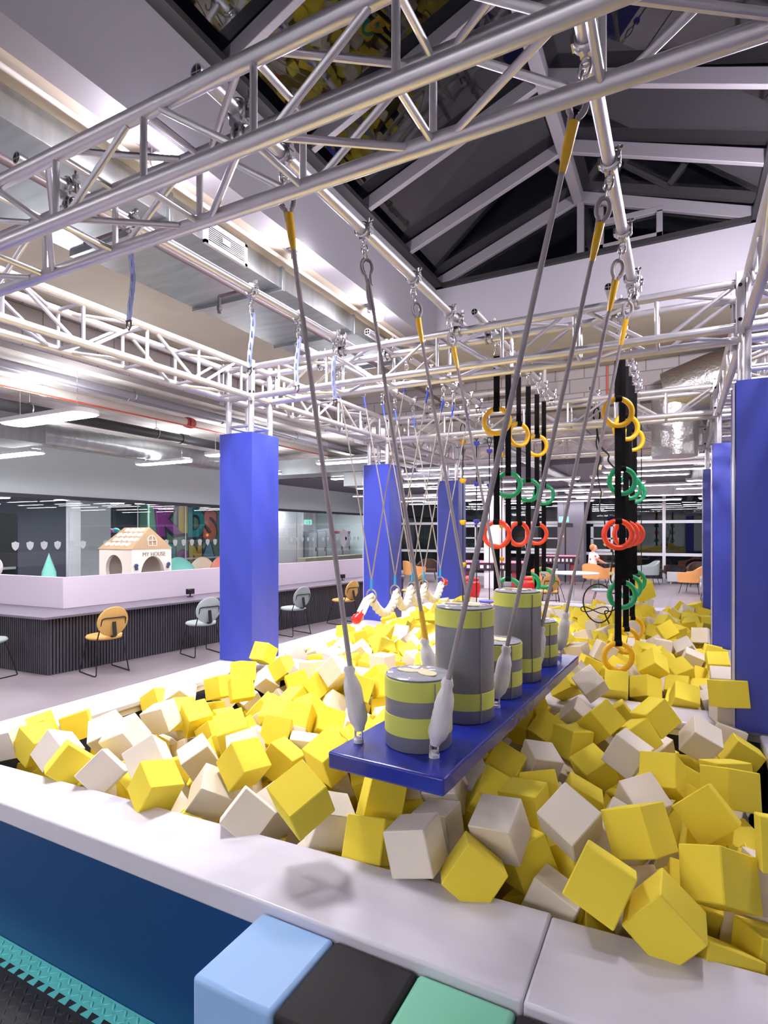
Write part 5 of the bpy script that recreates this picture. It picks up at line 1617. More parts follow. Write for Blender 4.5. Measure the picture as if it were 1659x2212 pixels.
# foam cubes: settled poses, in millimetres and 1/500 quaternion units
CUBES = '''
-39,1786,660,120,-334,-329,127,y;73,1786,377,-126,-303,31,376,y;98,1831,522,366,202,-218,-166,y;-237,1782,388,-303,135,62,-369,y
104,1988,706,-63,-172,-446,133,y;-208,1778,720,-237,-146,-244,336,y;-798,1771,684,-65,10,-496,10,w;-121,2065,760,-96,-96,-476,68,y
-958,1796,364,-187,293,-251,257,y;-516,1830,386,236,125,188,-378,w;-600,1780,641,-244,-80,-298,308,y;-373,1911,523,-41,363,328,-96,w
-561,1964,707,-96,489,-20,38,w;-1160,1609,829,-257,-52,-144,400,y;-338,2051,744,230,82,165,-404,w;-1235,1736,478,0,87,-2,492,w
-725,1835,388,-265,-212,128,-344,y;-1984,1702,666,-128,77,476,-36,y;86,2363,730,126,118,266,-387,y;-1767,1820,389,119,-342,-31,-343,y
-1743,1980,707,46,454,-38,201,y;179,2680,715,41,209,445,-82,y;-1486,1800,366,173,-11,-47,466,w;-1013,1842,612,-20,20,-484,124,y
-1389,2137,747,479,116,16,-82,y;-1516,1744,631,-290,-16,-287,288,w;-1863,1903,584,142,-193,-433,74,w;-1081,2053,656,457,-118,45,158,y
-1282,2270,786,152,3,-105,465,y;-1072,2256,690,94,-372,321,11,w;-905,2313,639,-313,-133,359,74,w;-68,2804,673,-22,-65,-467,166,y
-1970,1826,404,368,-193,115,-254,y;-1218,1869,626,78,-178,-458,51,w;-2203,1747,391,10,124,37,-483,y;-501,2068,567,-81,-182,-457,-46,y
-2495,1760,413,56,-476,24,-139,y;-2376,1738,634,285,-2,290,-291,w;96,3458,646,151,-319,-353,31,w;-223,2952,690,-84,377,304,-89,w
233,1939,531,237,-342,185,-207,y;-237,2103,398,-53,-329,-177,-328,y;-2591,1719,641,307,-30,325,-220,y;-2919,1762,438,359,-270,137,172,y
-382,3011,562,3,208,436,128,y;-2530,1981,693,-378,175,-213,175,w;-140,2605,622,-159,0,-156,448,w;-545,2251,669,22,29,499,1,y
-864,2137,565,-37,-11,-498,2,w;-921,2677,691,-427,232,16,-115,y;249,3852,814,-41,-251,-429,32,y;-119,3441,740,-450,6,151,-156,y
-385,3312,710,-209,370,259,-49,y;-2232,2191,566,153,-5,-136,456,w;-617,2856,606,89,-223,-438,8,w;-515,3173,624,10,-155,-473,44,y
-2127,1793,711,220,32,232,-383,w;-2788,2432,627,-99,-2,-376,314,w;-1802,2328,587,61,-317,-362,119,y;-3043,1834,624,107,-2,-488,13,y
-2856,1831,616,263,-64,413,-77,w;-916,3049,712,-239,344,-48,269,y;-753,2702,622,-343,198,59,299,y;293,3615,540,-86,326,354,-106,y
25,4298,635,207,287,-122,-332,y;-1074,2432,718,172,231,-288,290,y;-1117,3148,718,218,367,-83,248,w;-2694,2617,584,-367,198,148,-233,y
-714,2381,616,163,-312,-355,14,y;252,1838,391,-380,45,320,-38,y;-2086,1816,509,326,299,203,-114,w;-522,3938,756,-220,401,-191,-68,w
-2057,2245,717,-80,164,457,87,y;-2109,3326,790,-189,20,460,-49,w;284,2048,818,-206,287,-204,289,y;-705,4013,710,-130,-461,60,-129,y
-177,4538,794,326,-1,-230,301,y;-844,3313,627,363,85,-316,-106,y;-1572,3395,671,-370,-332,23,-47,y;-215,4432,643,46,150,461,-112,y
-2011,2774,636,-70,-14,181,461,y;-1960,2488,648,-15,-332,-193,-320,y;-1544,1939,551,-186,38,-425,182,w;-2731,2032,665,-42,175,-434,-171,w
-667,3269,630,254,86,197,-373,y;-996,1996,452,86,472,-77,-120,y;-205,3333,646,-170,402,-94,-225,y;-394,2614,566,-198,325,-273,176,y
-2682,3021,670,-245,377,189,-110,y;-806,3449,707,-220,-447,46,2,y;-392,4255,686,-213,452,14,-14,y;-974,3528,784,-66,-371,-114,-308,w
-461,2040,390,-60,-411,45,275,y;33,2126,541,167,309,219,280,y;-1266,2985,643,372,-112,275,-154,w;-4,1970,439,-203,-343,101,284,w
-3150,2137,608,-209,99,-297,330,y;-1888,2897,586,-110,144,-169,434,y;-1918,3337,694,-138,-50,401,260,y;-1796,3478,685,54,-297,-219,-332,y
252,4034,676,0,397,-304,0,w;-2966,3113,623,-80,-5,-492,39,y;-3109,2878,620,163,1,434,-189,w;-1423,2794,662,202,-243,-387,24,y
-869,2543,585,-211,212,-66,-395,w;-570,3696,599,88,341,306,179,w;-1334,3606,756,446,-222,46,0,y;-1485,4260,778,-300,-361,-94,-143,y
-531,2459,630,369,-182,278,-59,y;-3154,3834,715,-3,2,483,-129,y;-69,2112,367,361,-131,-178,-266,w;-914,5033,837,-100,165,20,-461,y
-2926,3800,622,-142,318,313,-175,y;-2159,2736,639,61,-385,295,105,y;-1243,2258,619,58,-145,467,87,y;218,2826,413,49,-444,209,81,y
-130,2047,536,-156,456,130,-33,w;185,2936,656,56,256,425,-34,y;-3035,3736,523,202,-160,-417,100,w;199,2117,494,-42,-33,-72,-492,w
-2499,2023,407,-24,85,491,30,y;-1504,3708,738,-356,-242,148,-206,y;-364,2223,480,21,164,236,-408,y;-556,4974,765,-83,-259,-41,418,w
-1227,2075,404,-61,11,471,-156,y;-1093,2617,673,-27,-23,218,449,w;0,5041,653,54,-235,-413,-144,y;86,2479,588,129,481,23,-39,y
-766,5043,726,-10,84,367,-329,w;-2075,3247,565,437,-183,-108,-119,w;-1346,3451,652,-355,-338,-81,57,y;-2245,3277,672,-311,-268,-32,-284,y
-1145,3344,728,-299,290,192,199,y;-1698,4235,751,1,-72,-291,-400,w;259,2162,631,174,-275,283,253,w;-3213,3642,599,48,63,490,-60,y
-190,2234,648,418,-255,87,52,w;-3230,2784,561,155,-32,470,-60,y;-1882,2158,675,158,15,188,-436,w;-1126,4739,726,217,432,128,-22,w
-2651,1834,372,331,-77,-120,346,w;196,6570,698,-284,402,-55,70,w;-2155,4117,676,28,-28,-352,352,w;267,4665,698,7,0,418,-274,w
269,5214,700,307,-161,-186,-309,y;-3297,1997,599,171,-83,360,-290,y;-1690,4907,803,333,-139,-323,123,w;-749,2049,400,267,234,-352,-15,w
-1405,5338,793,222,51,127,-427,y;-113,6332,768,-134,-63,-283,385,y;-1804,2513,576,-116,-313,-84,363,w;-2432,3330,663,-170,-391,-78,249,y
246,3804,560,31,300,-41,-397,w;90,5547,648,-32,282,34,-410,w;-886,4233,707,305,-338,108,176,w;-1699,4385,827,306,-128,261,-268,y
-2456,4728,648,409,205,-191,65,y;-1248,2424,685,-245,-269,-309,148,y;-228,4715,823,-11,-411,273,81,y;-843,3707,713,-72,-9,495,-2,y
-2315,3135,599,-195,-347,-248,173,y;-2483,3591,692,410,-34,-9,284,w;-1419,2230,623,-243,261,-96,-337,w;-936,4972,618,6,-37,426,-259,y
-1333,4897,686,-55,334,328,167,w;-2142,3051,588,58,-270,-374,-185,y;46,5963,667,41,127,136,-462,w;-3185,4348,594,-444,-126,76,177,w
-13,4614,614,168,284,-340,158,y;-2642,4601,634,-376,-170,24,281,w;28,2629,515,53,-143,-432,-201,y;-1753,2977,565,92,229,340,272,w
-3132,1888,404,62,71,-118,-477,y;-2523,2606,507,132,-194,-315,-309,y;-1452,2066,364,-349,113,334,-64,w;61,3256,460,-266,148,20,396,y
-660,4887,655,25,481,96,-96,y;-448,4753,666,59,-244,389,188,y;-1957,3675,678,356,301,-122,133,y;-1151,3508,734,19,328,-24,-376,y
201,4357,614,285,277,257,-161,w;-2096,4597,602,-482,-9,-96,92,w;-329,3802,599,21,-221,-32,-447,y;-908,2913,609,-44,-365,295,-167,y
-127,3598,499,146,4,-119,463,w;-2416,2950,579,-385,146,-122,256,y;-1791,3430,524,30,290,173,367,y;-2744,4303,620,199,250,301,-239,w
-1036,2240,526,70,-470,-140,-70,y;-1969,3366,491,-401,-180,226,76,y;-1358,5774,714,-187,184,209,371,y;-54,2491,431,-397,153,-7,263,w
-32,4324,459,-339,1,-100,354,w;-2925,5177,652,18,71,9,-495,y;-1017,5237,785,-221,-155,229,353,y;-2892,2685,565,67,-61,405,-279,y
-3106,3593,376,-357,190,264,-132,w;-2718,2535,380,-258,-11,418,-92,w;-522,5365,722,429,17,-256,-21,y;-8,3459,442,-400,274,42,-114,y
122,7518,668,294,9,-393,-96,y;-576,3008,491,209,138,89,424,w;-3241,5312,646,270,-418,-26,-37,y;-2387,4310,578,-261,-239,201,291,y
-355,4559,659,387,171,-249,93,w;-2691,5582,641,-449,-210,-49,-36,w;-3051,4522,589,-368,6,138,-309,w;-2865,4636,628,-83,-218,365,-249,w
-927,7360,600,152,187,-376,-225,w;-1606,3569,624,-422,1,-58,-262,y;-146,5894,674,29,20,-498,25,w;-952,3865,728,-186,228,-295,-276,w
-2154,3487,712,61,-176,22,464,y;-1215,4578,637,-292,101,-156,360,w;-149,7054,730,-21,418,209,178,y;-994,3469,629,-99,-325,-335,149,y
-2197,4748,629,198,426,-82,-150,y;-1509,5198,738,351,-237,169,-204,w;-1586,7608,681,-339,-362,-63,1,w;-2879,5640,620,-309,-63,345,177,y
-820,2424,482,-184,131,445,-34,y;-268,6972,619,374,151,-250,-156,y;-841,5833,708,-44,-489,36,-86,w;-481,6997,649,-375,-120,169,257,w
-2461,5733,607,433,-5,163,-189,y;-1932,4497,626,69,244,-401,160,y;-1261,4290,653,-137,40,159,452,y;159,5283,549,-291,106,-164,-357,y
-2873,6766,603,192,-362,-33,-285,y;-2669,5031,640,119,433,-75,-208,y;-1873,2127,481,-188,-155,174,-400,w;-2183,2403,594,-74,-85,-345,344,y
-664,4339,700,-323,-342,132,-108,w;-2962,2729,406,-22,38,-291,-405,w;250,6941,691,-101,-300,-7,387,y;259,7735,684,4,99,-490,5,y
-1519,5024,697,-383,315,53,39,w;-1798,3822,639,302,-399,-3,-2,y;-463,3713,491,-25,189,64,-458,w;-1195,7832,651,48,-107,219,-434,y
-639,4327,523,335,200,98,297,w;-1676,3253,531,-424,-92,-184,168,w;-2430,5197,634,444,91,211,-19,w;-36,6829,666,300,174,-345,102,y
-1418,4477,650,310,-294,237,105,y;-623,7845,694,-329,-84,-70,-360,w;-775,4409,427,13,101,326,366,w;-578,6478,643,-482,109,57,51,y
-657,9177,685,5,490,-16,-100,w;-3119,3191,397,306,-239,278,148,y;-1012,4571,648,91,110,-182,444,w;-1169,3688,724,-206,278,300,199,y
155,4949,536,-45,314,-98,374,y;-449,9270,699,83,258,-417,52,w;-3239,6373,638,-308,-70,385,50,y;-2457,2209,433,-233,162,-249,328,y
-1081,2929,596,85,-375,317,35,w;-2389,7336,651,-39,287,386,-132,y;-1401,4678,634,-386,-47,68,-306,y;-2998,7721,647,-334,87,6,362,w
-1244,4011,676,206,-287,-206,-287,y;-2570,4312,585,-41,-38,-381,319,y;-1520,4851,666,-348,19,354,52,y;-502,5532,725,-340,-45,-76,355,y
58,2856,510,-61,113,439,202,y;-1046,7504,606,-70,346,259,241,y;-2873,2000,423,-286,-341,-59,219,y;269,5631,689,-76,-346,353,2,y
-2403,5906,619,245,388,190,56,y;-3080,6868,608,-178,-383,108,245,y;-460,7198,682,-78,76,415,257,y;-2207,7375,611,281,-371,118,140,y
-168,5372,672,281,296,17,289,y;-2214,5329,619,452,-160,-137,35,w;-412,8854,623,-343,-215,150,-253,y;-2599,2772,512,-313,90,-68,373,y
-2199,4411,546,-8,-382,82,312,y;-2572,7249,614,164,-364,178,-243,y;-345,5510,705,16,4,-493,-82,w;-730,7490,604,-22,321,265,276,y
-1637,3893,677,20,-397,303,15,w;267,8472,678,-52,-38,291,-402,y;-1975,8716,647,-130,-2,-125,-466,y;-1770,3664,638,17,121,66,480,w
-1085,5292,657,143,-69,71,-469,y;-944,8362,667,299,-382,110,-52,w;-2668,2081,385,-76,-11,461,-177,w;-2947,4353,550,495,-21,-16,65,y
-2098,4917,610,-181,1,-49,464,y;-3049,7514,638,-216,-267,-321,-170,y;-1203,6535,694,-378,-88,315,-14,y;-1743,2041,414,-29,146,-93,-468,y
-440,4986,650,177,400,-235,62,y;202,9105,681,51,-138,-364,310,y;-2145,8405,627,381,259,23,192,w;192,3140,367,-181,-461,65,25,w
-1689,6782,662,75,271,-201,361,w;-2930,3789,367,-137,-151,320,-326,w;-316,2900,367,-121,338,328,-118,y;-3205,1775,632,480,60,-40,120,w
'''
LOOSE = '''
-2333,2633,532,-32,228,11,444,y;-787,4309,604,129,161,-345,298,y;-1693,4072,676,47,47,350,350,y;-2315,6598,619,-88,-131,-15,-474,w
-3214,3429,447,-239,-436,47,19,w;-1508,8235,565,-146,328,300,176,w;-1699,6975,683,464,60,-148,-96,w;92,7683,697,26,12,-495,-64,y
-92,8208,669,-42,-283,6,410,y;-1965,8226,621,-136,-112,-452,-119,y;-602,7329,589,-148,58,-435,188,w;-772,6401,588,-96,-189,-414,182,y
-3034,7266,597,-137,236,-419,13,y;-2348,7542,647,-277,145,-251,-299,y;-2776,7008,518,6,356,-114,332,y;-3067,5174,595,113,380,-126,-277,y
-1065,4149,676,260,260,-240,-240,w;-1529,4076,676,-217,279,217,279,y;-2372,4896,606,-194,15,-446,115,y;-1952,6537,608,189,169,340,-265,y
201,4391,460,-314,-381,29,-70,y;-1066,8014,611,-51,-100,237,-426,w;-1020,5900,732,229,-428,99,66,y;74,8791,644,-277,248,-313,118,w
-2146,6524,576,-59,-127,359,-318,w;-738,6588,627,-314,-364,133,-31,w;-2280,2017,434,325,299,197,-125,w;-2760,6333,566,-59,-53,-343,-355,y
-388,5339,631,337,-240,-106,-260,y;-1418,2273,475,-436,-103,55,-216,y;-3227,5045,559,-170,-469,23,-8,w;-1587,2550,613,-105,289,384,86,y
-2185,6816,577,489,87,-20,51,y;-393,6470,589,-132,309,204,-309,y;-2904,2525,387,-268,-140,-365,-160,w;-3218,7340,611,145,-259,175,-362,y
-2695,7570,640,307,376,-32,115,y;-1531,5736,781,-121,96,311,359,y;-1942,7331,626,7,209,169,-421,y;-2903,6046,637,172,-277,320,204,y
-2632,7769,630,146,-135,231,396,w;-260,3071,368,275,235,221,-265,y;-1450,8409,605,218,-119,244,359,y;-1315,5103,682,238,-314,307,-28,y
-2311,7701,646,-249,-199,118,366,w;-2285,8242,637,-72,-483,-86,67,y;-983,3577,443,-92,134,-271,388,w;228,2312,550,40,14,-352,-353,y
-2749,3812,575,-334,341,-109,-102,w;-2777,8332,636,-185,249,390,38,w;-1972,2627,556,-123,16,149,461,w;-2177,7839,607,-156,-258,-13,399,y
-2321,3755,684,-97,188,-195,-409,y;-1555,7457,529,248,-333,11,278,w;-1220,5423,639,-256,-378,-203,-25,y;-1414,2576,656,-268,178,-146,-354,w
-2892,5849,640,172,-382,-232,144,y;-1237,6282,666,351,-132,-43,-328,y;-829,5664,668,497,-44,8,-25,y;-2771,2352,435,-390,-7,182,255,y
-198,6554,572,186,144,-411,-161,w;-1105,9152,635,-397,-58,278,-108,y;-2977,5363,638,-75,-97,345,-341,y;-1103,7083,557,-398,-205,-51,216,y
-856,7839,596,-166,346,319,14,y;16,9190,649,-80,344,-265,234,y;-1863,6856,647,240,316,170,-252,y;-2324,4638,540,-244,-430,-3,75,y
-749,6948,625,59,14,-382,-317,y;-518,8034,643,186,-266,144,-351,y;-774,8010,632,139,-88,-326,-341,y;-3059,8273,619,338,104,-72,-346,y
-831,8192,636,49,-64,-92,485,w;-937,3101,541,71,265,366,-203,w;-221,4663,471,-320,149,254,-246,y;-1167,8333,624,-238,263,-350,38,y
-2331,2430,496,-228,231,378,-37,y;-1570,3367,487,418,-193,-99,169,w;-1453,3074,541,-395,231,-58,-194,w;-1928,4309,532,-170,162,-304,-320,w
261,6181,590,-282,-184,-336,-155,y;-1483,6483,630,130,-307,313,202,y;-115,4819,564,-91,-110,-219,-426,w;-810,6007,649,-35,-37,-254,-427,y
-507,6660,608,308,336,-170,117,w;-3028,4709,577,341,-82,263,-241,y;-2679,8997,589,251,-243,139,-330,y;-2146,3661,625,254,-171,-38,393,w
-15,4465,541,364,89,-61,326,y;-910,5180,679,111,-467,118,76,w;-458,4591,529,241,28,430,-80,w;-1823,6259,592,149,-375,-185,231,w
-2323,2799,532,-134,-84,-324,347,w;-1321,7945,565,271,381,141,-107,w;-408,8546,560,-212,-294,332,92,y;225,4723,556,410,87,58,-267,w
-2254,5063,586,-326,304,113,196,w;-507,2393,482,-3,-260,382,-190,y;-1554,4704,648,230,-257,-217,-290,y;-1693,4797,690,-138,-294,360,-121,w
-2125,5814,619,-331,85,110,348,y;-195,2394,521,-313,350,-167,-42,w;-265,4824,377,91,-484,-29,79,y;-3226,6178,527,338,-86,-123,-337,y
-1772,8105,581,481,61,0,-123,y;-937,4326,474,314,-45,387,-10,w;-2730,6120,525,-349,-54,351,43,w;-670,5631,663,43,495,-51,-16,y
-3220,8062,617,7,-49,490,87,y;-2823,7659,483,473,-82,134,-39,y;-3238,8234,636,-91,353,-341,-35,w;-304,3277,389,153,-401,153,-206,y
-609,7673,600,111,213,-20,-438,y;100,8271,652,-177,-370,-225,-176,y;-2264,2303,411,139,381,-186,-226,y;-2141,2574,543,-245,247,286,217,w
233,2476,471,-32,-471,11,163,y;-1255,7746,526,196,-69,-143,-431,y;-516,9164,584,85,490,-9,-51,y;-2144,6012,630,301,-116,-375,71,y
-1982,2331,523,-83,-79,-283,396,w;-243,4680,658,-170,-86,272,374,w;-2218,6330,609,-68,-265,340,243,y;-2558,6394,552,-226,-383,190,-128,y
-3036,6528,569,-336,221,-193,225,y;-1696,5247,693,253,-224,-280,240,w;-164,7740,672,-438,108,190,104,w;-3216,8910,584,-232,-197,378,121,y
-1605,8561,582,-348,-352,-11,-73,y;-134,6074,640,-95,80,53,481,w;-2212,9162,582,70,-332,331,-160,y;-1603,5410,706,40,-26,-498,-12,y
-1991,2068,389,-43,144,-463,-116,y;-1373,3253,570,-132,-338,84,-334,y;-1700,7810,578,-350,116,252,-226,w;-2273,3502,593,116,-64,316,365,y
-2992,6374,560,-265,302,-163,-250,y;-2928,7864,525,188,-333,-227,-229,y;-702,8594,618,-141,-245,386,147,w;-2551,5316,572,178,96,-450,-83,w
-1595,8016,597,187,-362,271,102,w;-1949,2273,361,45,-416,71,264,y;106,3625,415,12,-67,480,-124,y;-369,7363,585,-171,375,242,-148,y
-1227,7499,522,-196,392,-108,215,w;-1490,7749,565,-214,132,16,432,y;-1171,3126,576,-442,-3,-127,-197,y;-2685,5485,524,-210,449,39,-54,y
-3216,9107,586,-341,-95,-1,-354,y;-1930,7856,577,165,-1,-160,-444,w;-2470,9014,597,172,143,-289,341,w;-769,5090,573,-458,-40,44,191,y
253,6857,554,400,295,42,-31,y;-3069,6191,622,197,-208,-289,-290,w;-2775,7482,459,321,-346,-161,-44,w;-2614,8464,574,-45,314,-180,342,y
-397,3506,656,-243,18,-226,374,y;-2630,3029,417,72,-321,-327,187,y;-2439,8409,587,359,-206,-98,263,w;-2665,3387,431,-121,-282,117,377,y
-3029,4999,543,157,-379,262,115,y;-2380,7194,526,0,104,429,235,w;-69,8379,653,-348,-306,-91,163,w;-113,8559,641,178,130,362,-265,y
-1364,2051,543,229,-128,-170,390,y;-1883,3589,517,231,126,181,385,w;-304,5028,380,321,125,128,-339,w;-1977,6698,596,-268,203,284,237,w
-2279,8800,597,418,-56,266,-35,y;170,5811,575,-29,-130,251,412,y;-2430,9171,596,324,150,185,297,y;-28,2306,411,-414,1,-265,-92,y
-1068,2748,580,41,-36,447,-217,y;-846,3744,554,-299,-4,-401,11,y;-2561,6999,500,49,386,212,232,y;56,7393,539,62,-456,63,186,y
-2528,4487,540,198,-320,304,-126,y;-3142,2310,430,-315,-136,314,-184,y;-1830,3154,515,-255,381,111,-166,y;-553,3528,514,-295,65,76,-391,y
-473,4353,424,403,36,292,36,y;70,6731,526,-165,-343,78,-314,y;-1043,7409,487,353,11,282,-214,y;-3135,8746,533,178,-355,73,-295,y
-296,8751,504,131,-295,-78,374,y;-1687,5034,708,331,122,323,146,y;250,5090,573,43,-71,-260,-419,y;-2285,6072,569,-49,0,-483,-120,y
-2891,8039,566,-1,481,-99,-95,w;-551,4473,609,-35,53,308,-389,y;-1421,5590,671,-41,-23,222,446,w;-3219,8426,595,-233,-293,-164,-288,w
-1246,2624,613,-307,-121,116,-357,y;140,4553,440,-252,-378,125,-168,w;28,6112,500,420,271,-3,-13,y;-1625,7610,533,29,-458,-194,38,y
-1797,8508,573,80,-149,-406,238,y;-341,9158,537,-102,334,-312,176,w;-885,9163,559,-47,-420,26,267,w;-878,4601,562,117,-81,-458,-141,y
-1982,2557,418,318,-116,95,355,y;239,3346,399,78,482,-18,-108,w;-720,5252,661,144,-292,-38,378,y;-42,7190,636,-474,-15,148,60,y
53,7200,517,3,-197,356,291,y;-1651,7221,532,59,-45,-442,222,w;-509,2747,448,110,-156,338,314,w;-2001,3466,603,126,74,-443,-181,w
195,6372,522,17,-494,57,-49,y;-3042,6712,508,-235,27,440,-25,y;-2453,8777,580,-362,-29,-342,-37,y;-678,3713,492,194,-6,-458,-50,y
-3100,7673,523,-368,-249,145,178,y;-1779,5643,637,-51,-369,330,53,w;-1435,6282,608,151,-245,-170,372,y;-66,6251,609,359,-84,43,335,y
-1563,6632,601,223,-433,70,88,y;-69,7857,617,257,-142,355,196,y;-3215,4698,497,22,-67,475,139,y;-283,4939,509,473,163,2,-10,y
-1128,8614,581,147,-414,-211,-112,y;-1571,3750,570,317,99,116,355,y;253,6684,525,353,-24,81,344,y;-1044,9002,586,223,359,-210,-166,y
-2059,5103,624,-21,36,498,17,y;-446,7575,619,-416,101,-207,-154,y;-1127,5091,591,-122,321,-278,234,y;196,2287,400,292,305,200,177,y
-502,3336,419,-54,-196,148,432,y;-76,3739,377,254,-126,-348,-220,y;-2189,7551,525,249,-63,-402,149,w;-83,7620,605,430,111,131,-189,w
-2714,7973,614,18,372,277,186,y;-2214,5533,603,210,13,-453,-16,y;-1041,6434,602,93,35,204,446,y;-3221,6775,518,-6,-37,-164,471,y
-1730,8719,540,-265,-60,-411,-85,y;-2847,4991,542,-317,-60,-102,368,y;-94,5717,562,-213,-120,285,-330,y;-115,3093,512,99,33,478,104,y
-2786,4492,540,256,-211,-325,186,y;-3227,7031,506,-319,-153,331,123,y;-972,8317,523,-161,-35,-62,-468,y;-773,6229,542,92,-371,293,136,y
-1415,7383,527,438,88,-137,178,w;-2047,5419,637,-192,-359,-287,-35,w;-1413,2910,515,-262,172,-154,-358,y;-2321,5794,539,39,225,203,-395,w
-856,7074,536,-336,259,-59,258,y;-2724,8190,554,-72,31,-477,-127,y;-1631,4460,709,-276,-12,400,117,y;-263,4886,667,119,-485,17,5,y
263,8847,602,-110,-334,337,-113,y;256,5445,587,98,-305,348,162,y;-1067,5469,750,325,363,-55,101,y;-448,3135,430,-45,148,-468,-82,y
-1367,3866,672,69,-427,-248,-40,w;-613,4536,421,107,241,309,-292,w;-1536,4302,628,38,-364,-35,338,w;248,5620,536,391,-41,-308,33,w
-2498,7901,592,407,132,-241,-94,w;80,8979,626,232,253,-145,-333,w;-104,2981,390,85,-335,355,68,w;-450,4735,436,64,334,-100,-353,y
-1401,7608,552,-456,-2,-93,-182,y;-3127,7882,560,-492,59,-42,48,w;-2725,9156,571,-58,-296,77,392,y;-2917,8631,562,-130,-366,312,-46,w
-1529,9164,514,-352,43,-4,-352,y;-2003,3497,381,381,-248,195,73,y;-2688,5925,506,-488,2,-2,110,y;-1404,6624,539,-349,-156,270,175,y
-1441,7179,494,246,11,157,-406,y;-993,5657,694,-42,-15,407,-287,w;-2634,8727,537,-23,195,74,-454,y;-2941,2304,376,238,-225,153,346,y
-2178,3812,532,7,483,-2,-128,y;-1012,3683,728,-65,-359,337,-59,w;-1606,2849,561,-200,-385,-66,-239,y;-2380,5616,532,-173,161,-120,424,w
-2041,6359,511,204,260,-281,248,w;-2849,6607,494,171,-431,-182,-41,y;155,7014,499,-134,-332,70,342,y;-929,7944,504,-194,-368,241,-137,w
-462,8748,517,-247,-159,-201,351,y;-2726,5199,591,237,-27,435,-63,w;-2069,7355,538,-304,86,-168,349,y;-153,8880,558,-479,-133,-49,13,y
-1831,9113,500,-77,-113,407,-257,w;-159,9165,568,47,447,-26,-217,w;-483,2242,376,464,-60,-144,-100,y;-2874,3035,382,-48,271,122,-399,y
-2371,3809,500,-298,312,186,171,w;-42,4525,376,45,27,-178,-464,y;-3217,5216,524,279,161,-222,311,w;-3210,6562,539,-371,-6,-320,-99,w
-2607,7610,518,-119,-109,-36,472,w;-675,7856,551,190,48,-294,-354,y;-2750,8552,551,-286,-312,-134,-231,w;-3052,9165,564,-37,-410,-30,-283,w
-2826,6874,453,118,22,-392,286,y;-338,7876,579,129,-158,189,-416,w;-376,8257,525,-440,80,-180,-133,y;-2000,9119,573,107,303,361,127,y
-1217,2279,464,-104,33,-402,277,y;-2187,2543,392,-1,348,51,356,w;-2756,2832,416,-193,-184,-305,293,y;-2039,3761,423,3,219,-23,449,y
242,3800,400,-303,-259,182,-240,y;-637,2577,520,-317,-153,222,278,w;-2513,3470,554,346,-14,337,-129,y;-1851,3780,448,-75,-436,99,212,w
-1637,3054,487,200,19,422,178,y;-3128,4395,444,128,381,-249,-163,y;230,4529,583,45,-116,33,-483,y;-572,5047,537,220,127,-398,164,y
-2890,5536,505,299,48,215,-334,y;-1304,5789,569,378,196,257,-52,w;-1604,6966,541,-229,-205,19,394,w;-451,7129,511,-144,-112,-126,-448,y
-2566,7422,524,271,6,413,-79,y;-2757,7826,514,399,-59,-40,292,w;-1978,8611,530,87,-205,244,-375,y;-2925,9005,520,-202,358,245,146,w
-328,6014,603,16,-180,379,-271,y;-1668,6436,622,320,-38,113,365,y;-2527,4708,503,389,122,137,254,y;-843,5469,628,384,146,230,169,w
-1658,3561,479,-176,-264,-172,346,y;-1548,2139,499,34,180,253,-390,w;-1371,2458,533,-123,307,374,32,w;-1199,2462,536,-314,204,-273,187,w
-1011,2637,489,469,164,-5,55,y;-2074,2904,522,-51,-430,121,219,w;-1419,2687,546,-124,291,377,88,y;-1235,2873,544,-455,-190,76,-25,y
-829,2826,509,423,238,-106,53,w;-2302,3007,491,-281,-210,-83,-346,y;-2362,3342,518,-120,207,274,343,y;-1193,3341,583,-78,-270,409,62,y
-1008,3370,476,86,-6,462,-171,y;-2414,3626,511,-144,-192,-282,336,y;-2081,3596,496,-159,-331,-331,-74,y;-1384,3485,501,-172,219,-276,-310,y
-1203,3570,574,-495,22,-61,-23,y;-1041,3638,583,361,-65,-58,-335,w;-2604,3813,515,-312,-160,166,315,y;-1409,3806,490,-262,234,265,238,y
-1176,3814,613,-306,54,-386,69,w;-993,3812,588,-194,222,-304,-266,w;-169,3803,511,-213,-308,285,169,y;-649,2278,474,-193,-168,-416,107,y
-1523,2413,562,-193,-227,-363,171,y;-1018,2459,547,109,216,185,397,y;-1755,2734,509,380,142,-92,-277,y;-1001,3265,613,349,-131,-299,145,y
-2494,3767,623,75,-138,-344,-327,y;-807,3564,553,141,-356,-225,231,y;-1366,3650,592,1,42,199,457,y;-1553,4335,475,-311,203,-238,-235,w
-2917,4829,479,208,-176,223,-355,w;-1735,4304,618,318,53,377,64,y;-1082,4308,578,-218,5,-450,3,y;-2375,4497,477,-465,-110,-146,15,y
-1898,4686,594,416,-57,-271,-6,y;-1718,4692,578,-128,-352,-304,133,y;-1580,4546,587,-62,90,89,-480,y;-1285,4637,472,-156,-24,-471,59,y
-749,4572,487,-275,-313,264,-80,w;-2774,4697,522,21,-442,-125,197,y;-2461,4874,476,-316,-38,225,313,y;-2249,4865,516,-13,378,-238,225,w
-1845,4955,553,321,9,-90,373,y;-1517,4770,485,84,-294,390,64,w;-1118,4892,559,259,58,106,410,y;-895,4838,503,441,-176,47,150,w
-729,4908,513,110,196,366,256,y;15,4706,495,32,-9,232,442,y;-2854,5191,481,228,127,321,-280,y;-2383,5068,489,-452,-104,-133,-131,y
-2105,5048,471,-253,225,-256,-264,y;-1885,5099,583,77,-346,15,-352,w;-1667,5106,518,213,392,211,80,w;-1469,5084,562,-388,-77,-305,-2,y
-984,5077,506,-260,-414,29,100,w;-3045,5362,502,-317,-204,159,288,w;-2496,5488,525,227,-62,-125,-423,y;-2343,5297,514,-157,280,346,-165,y
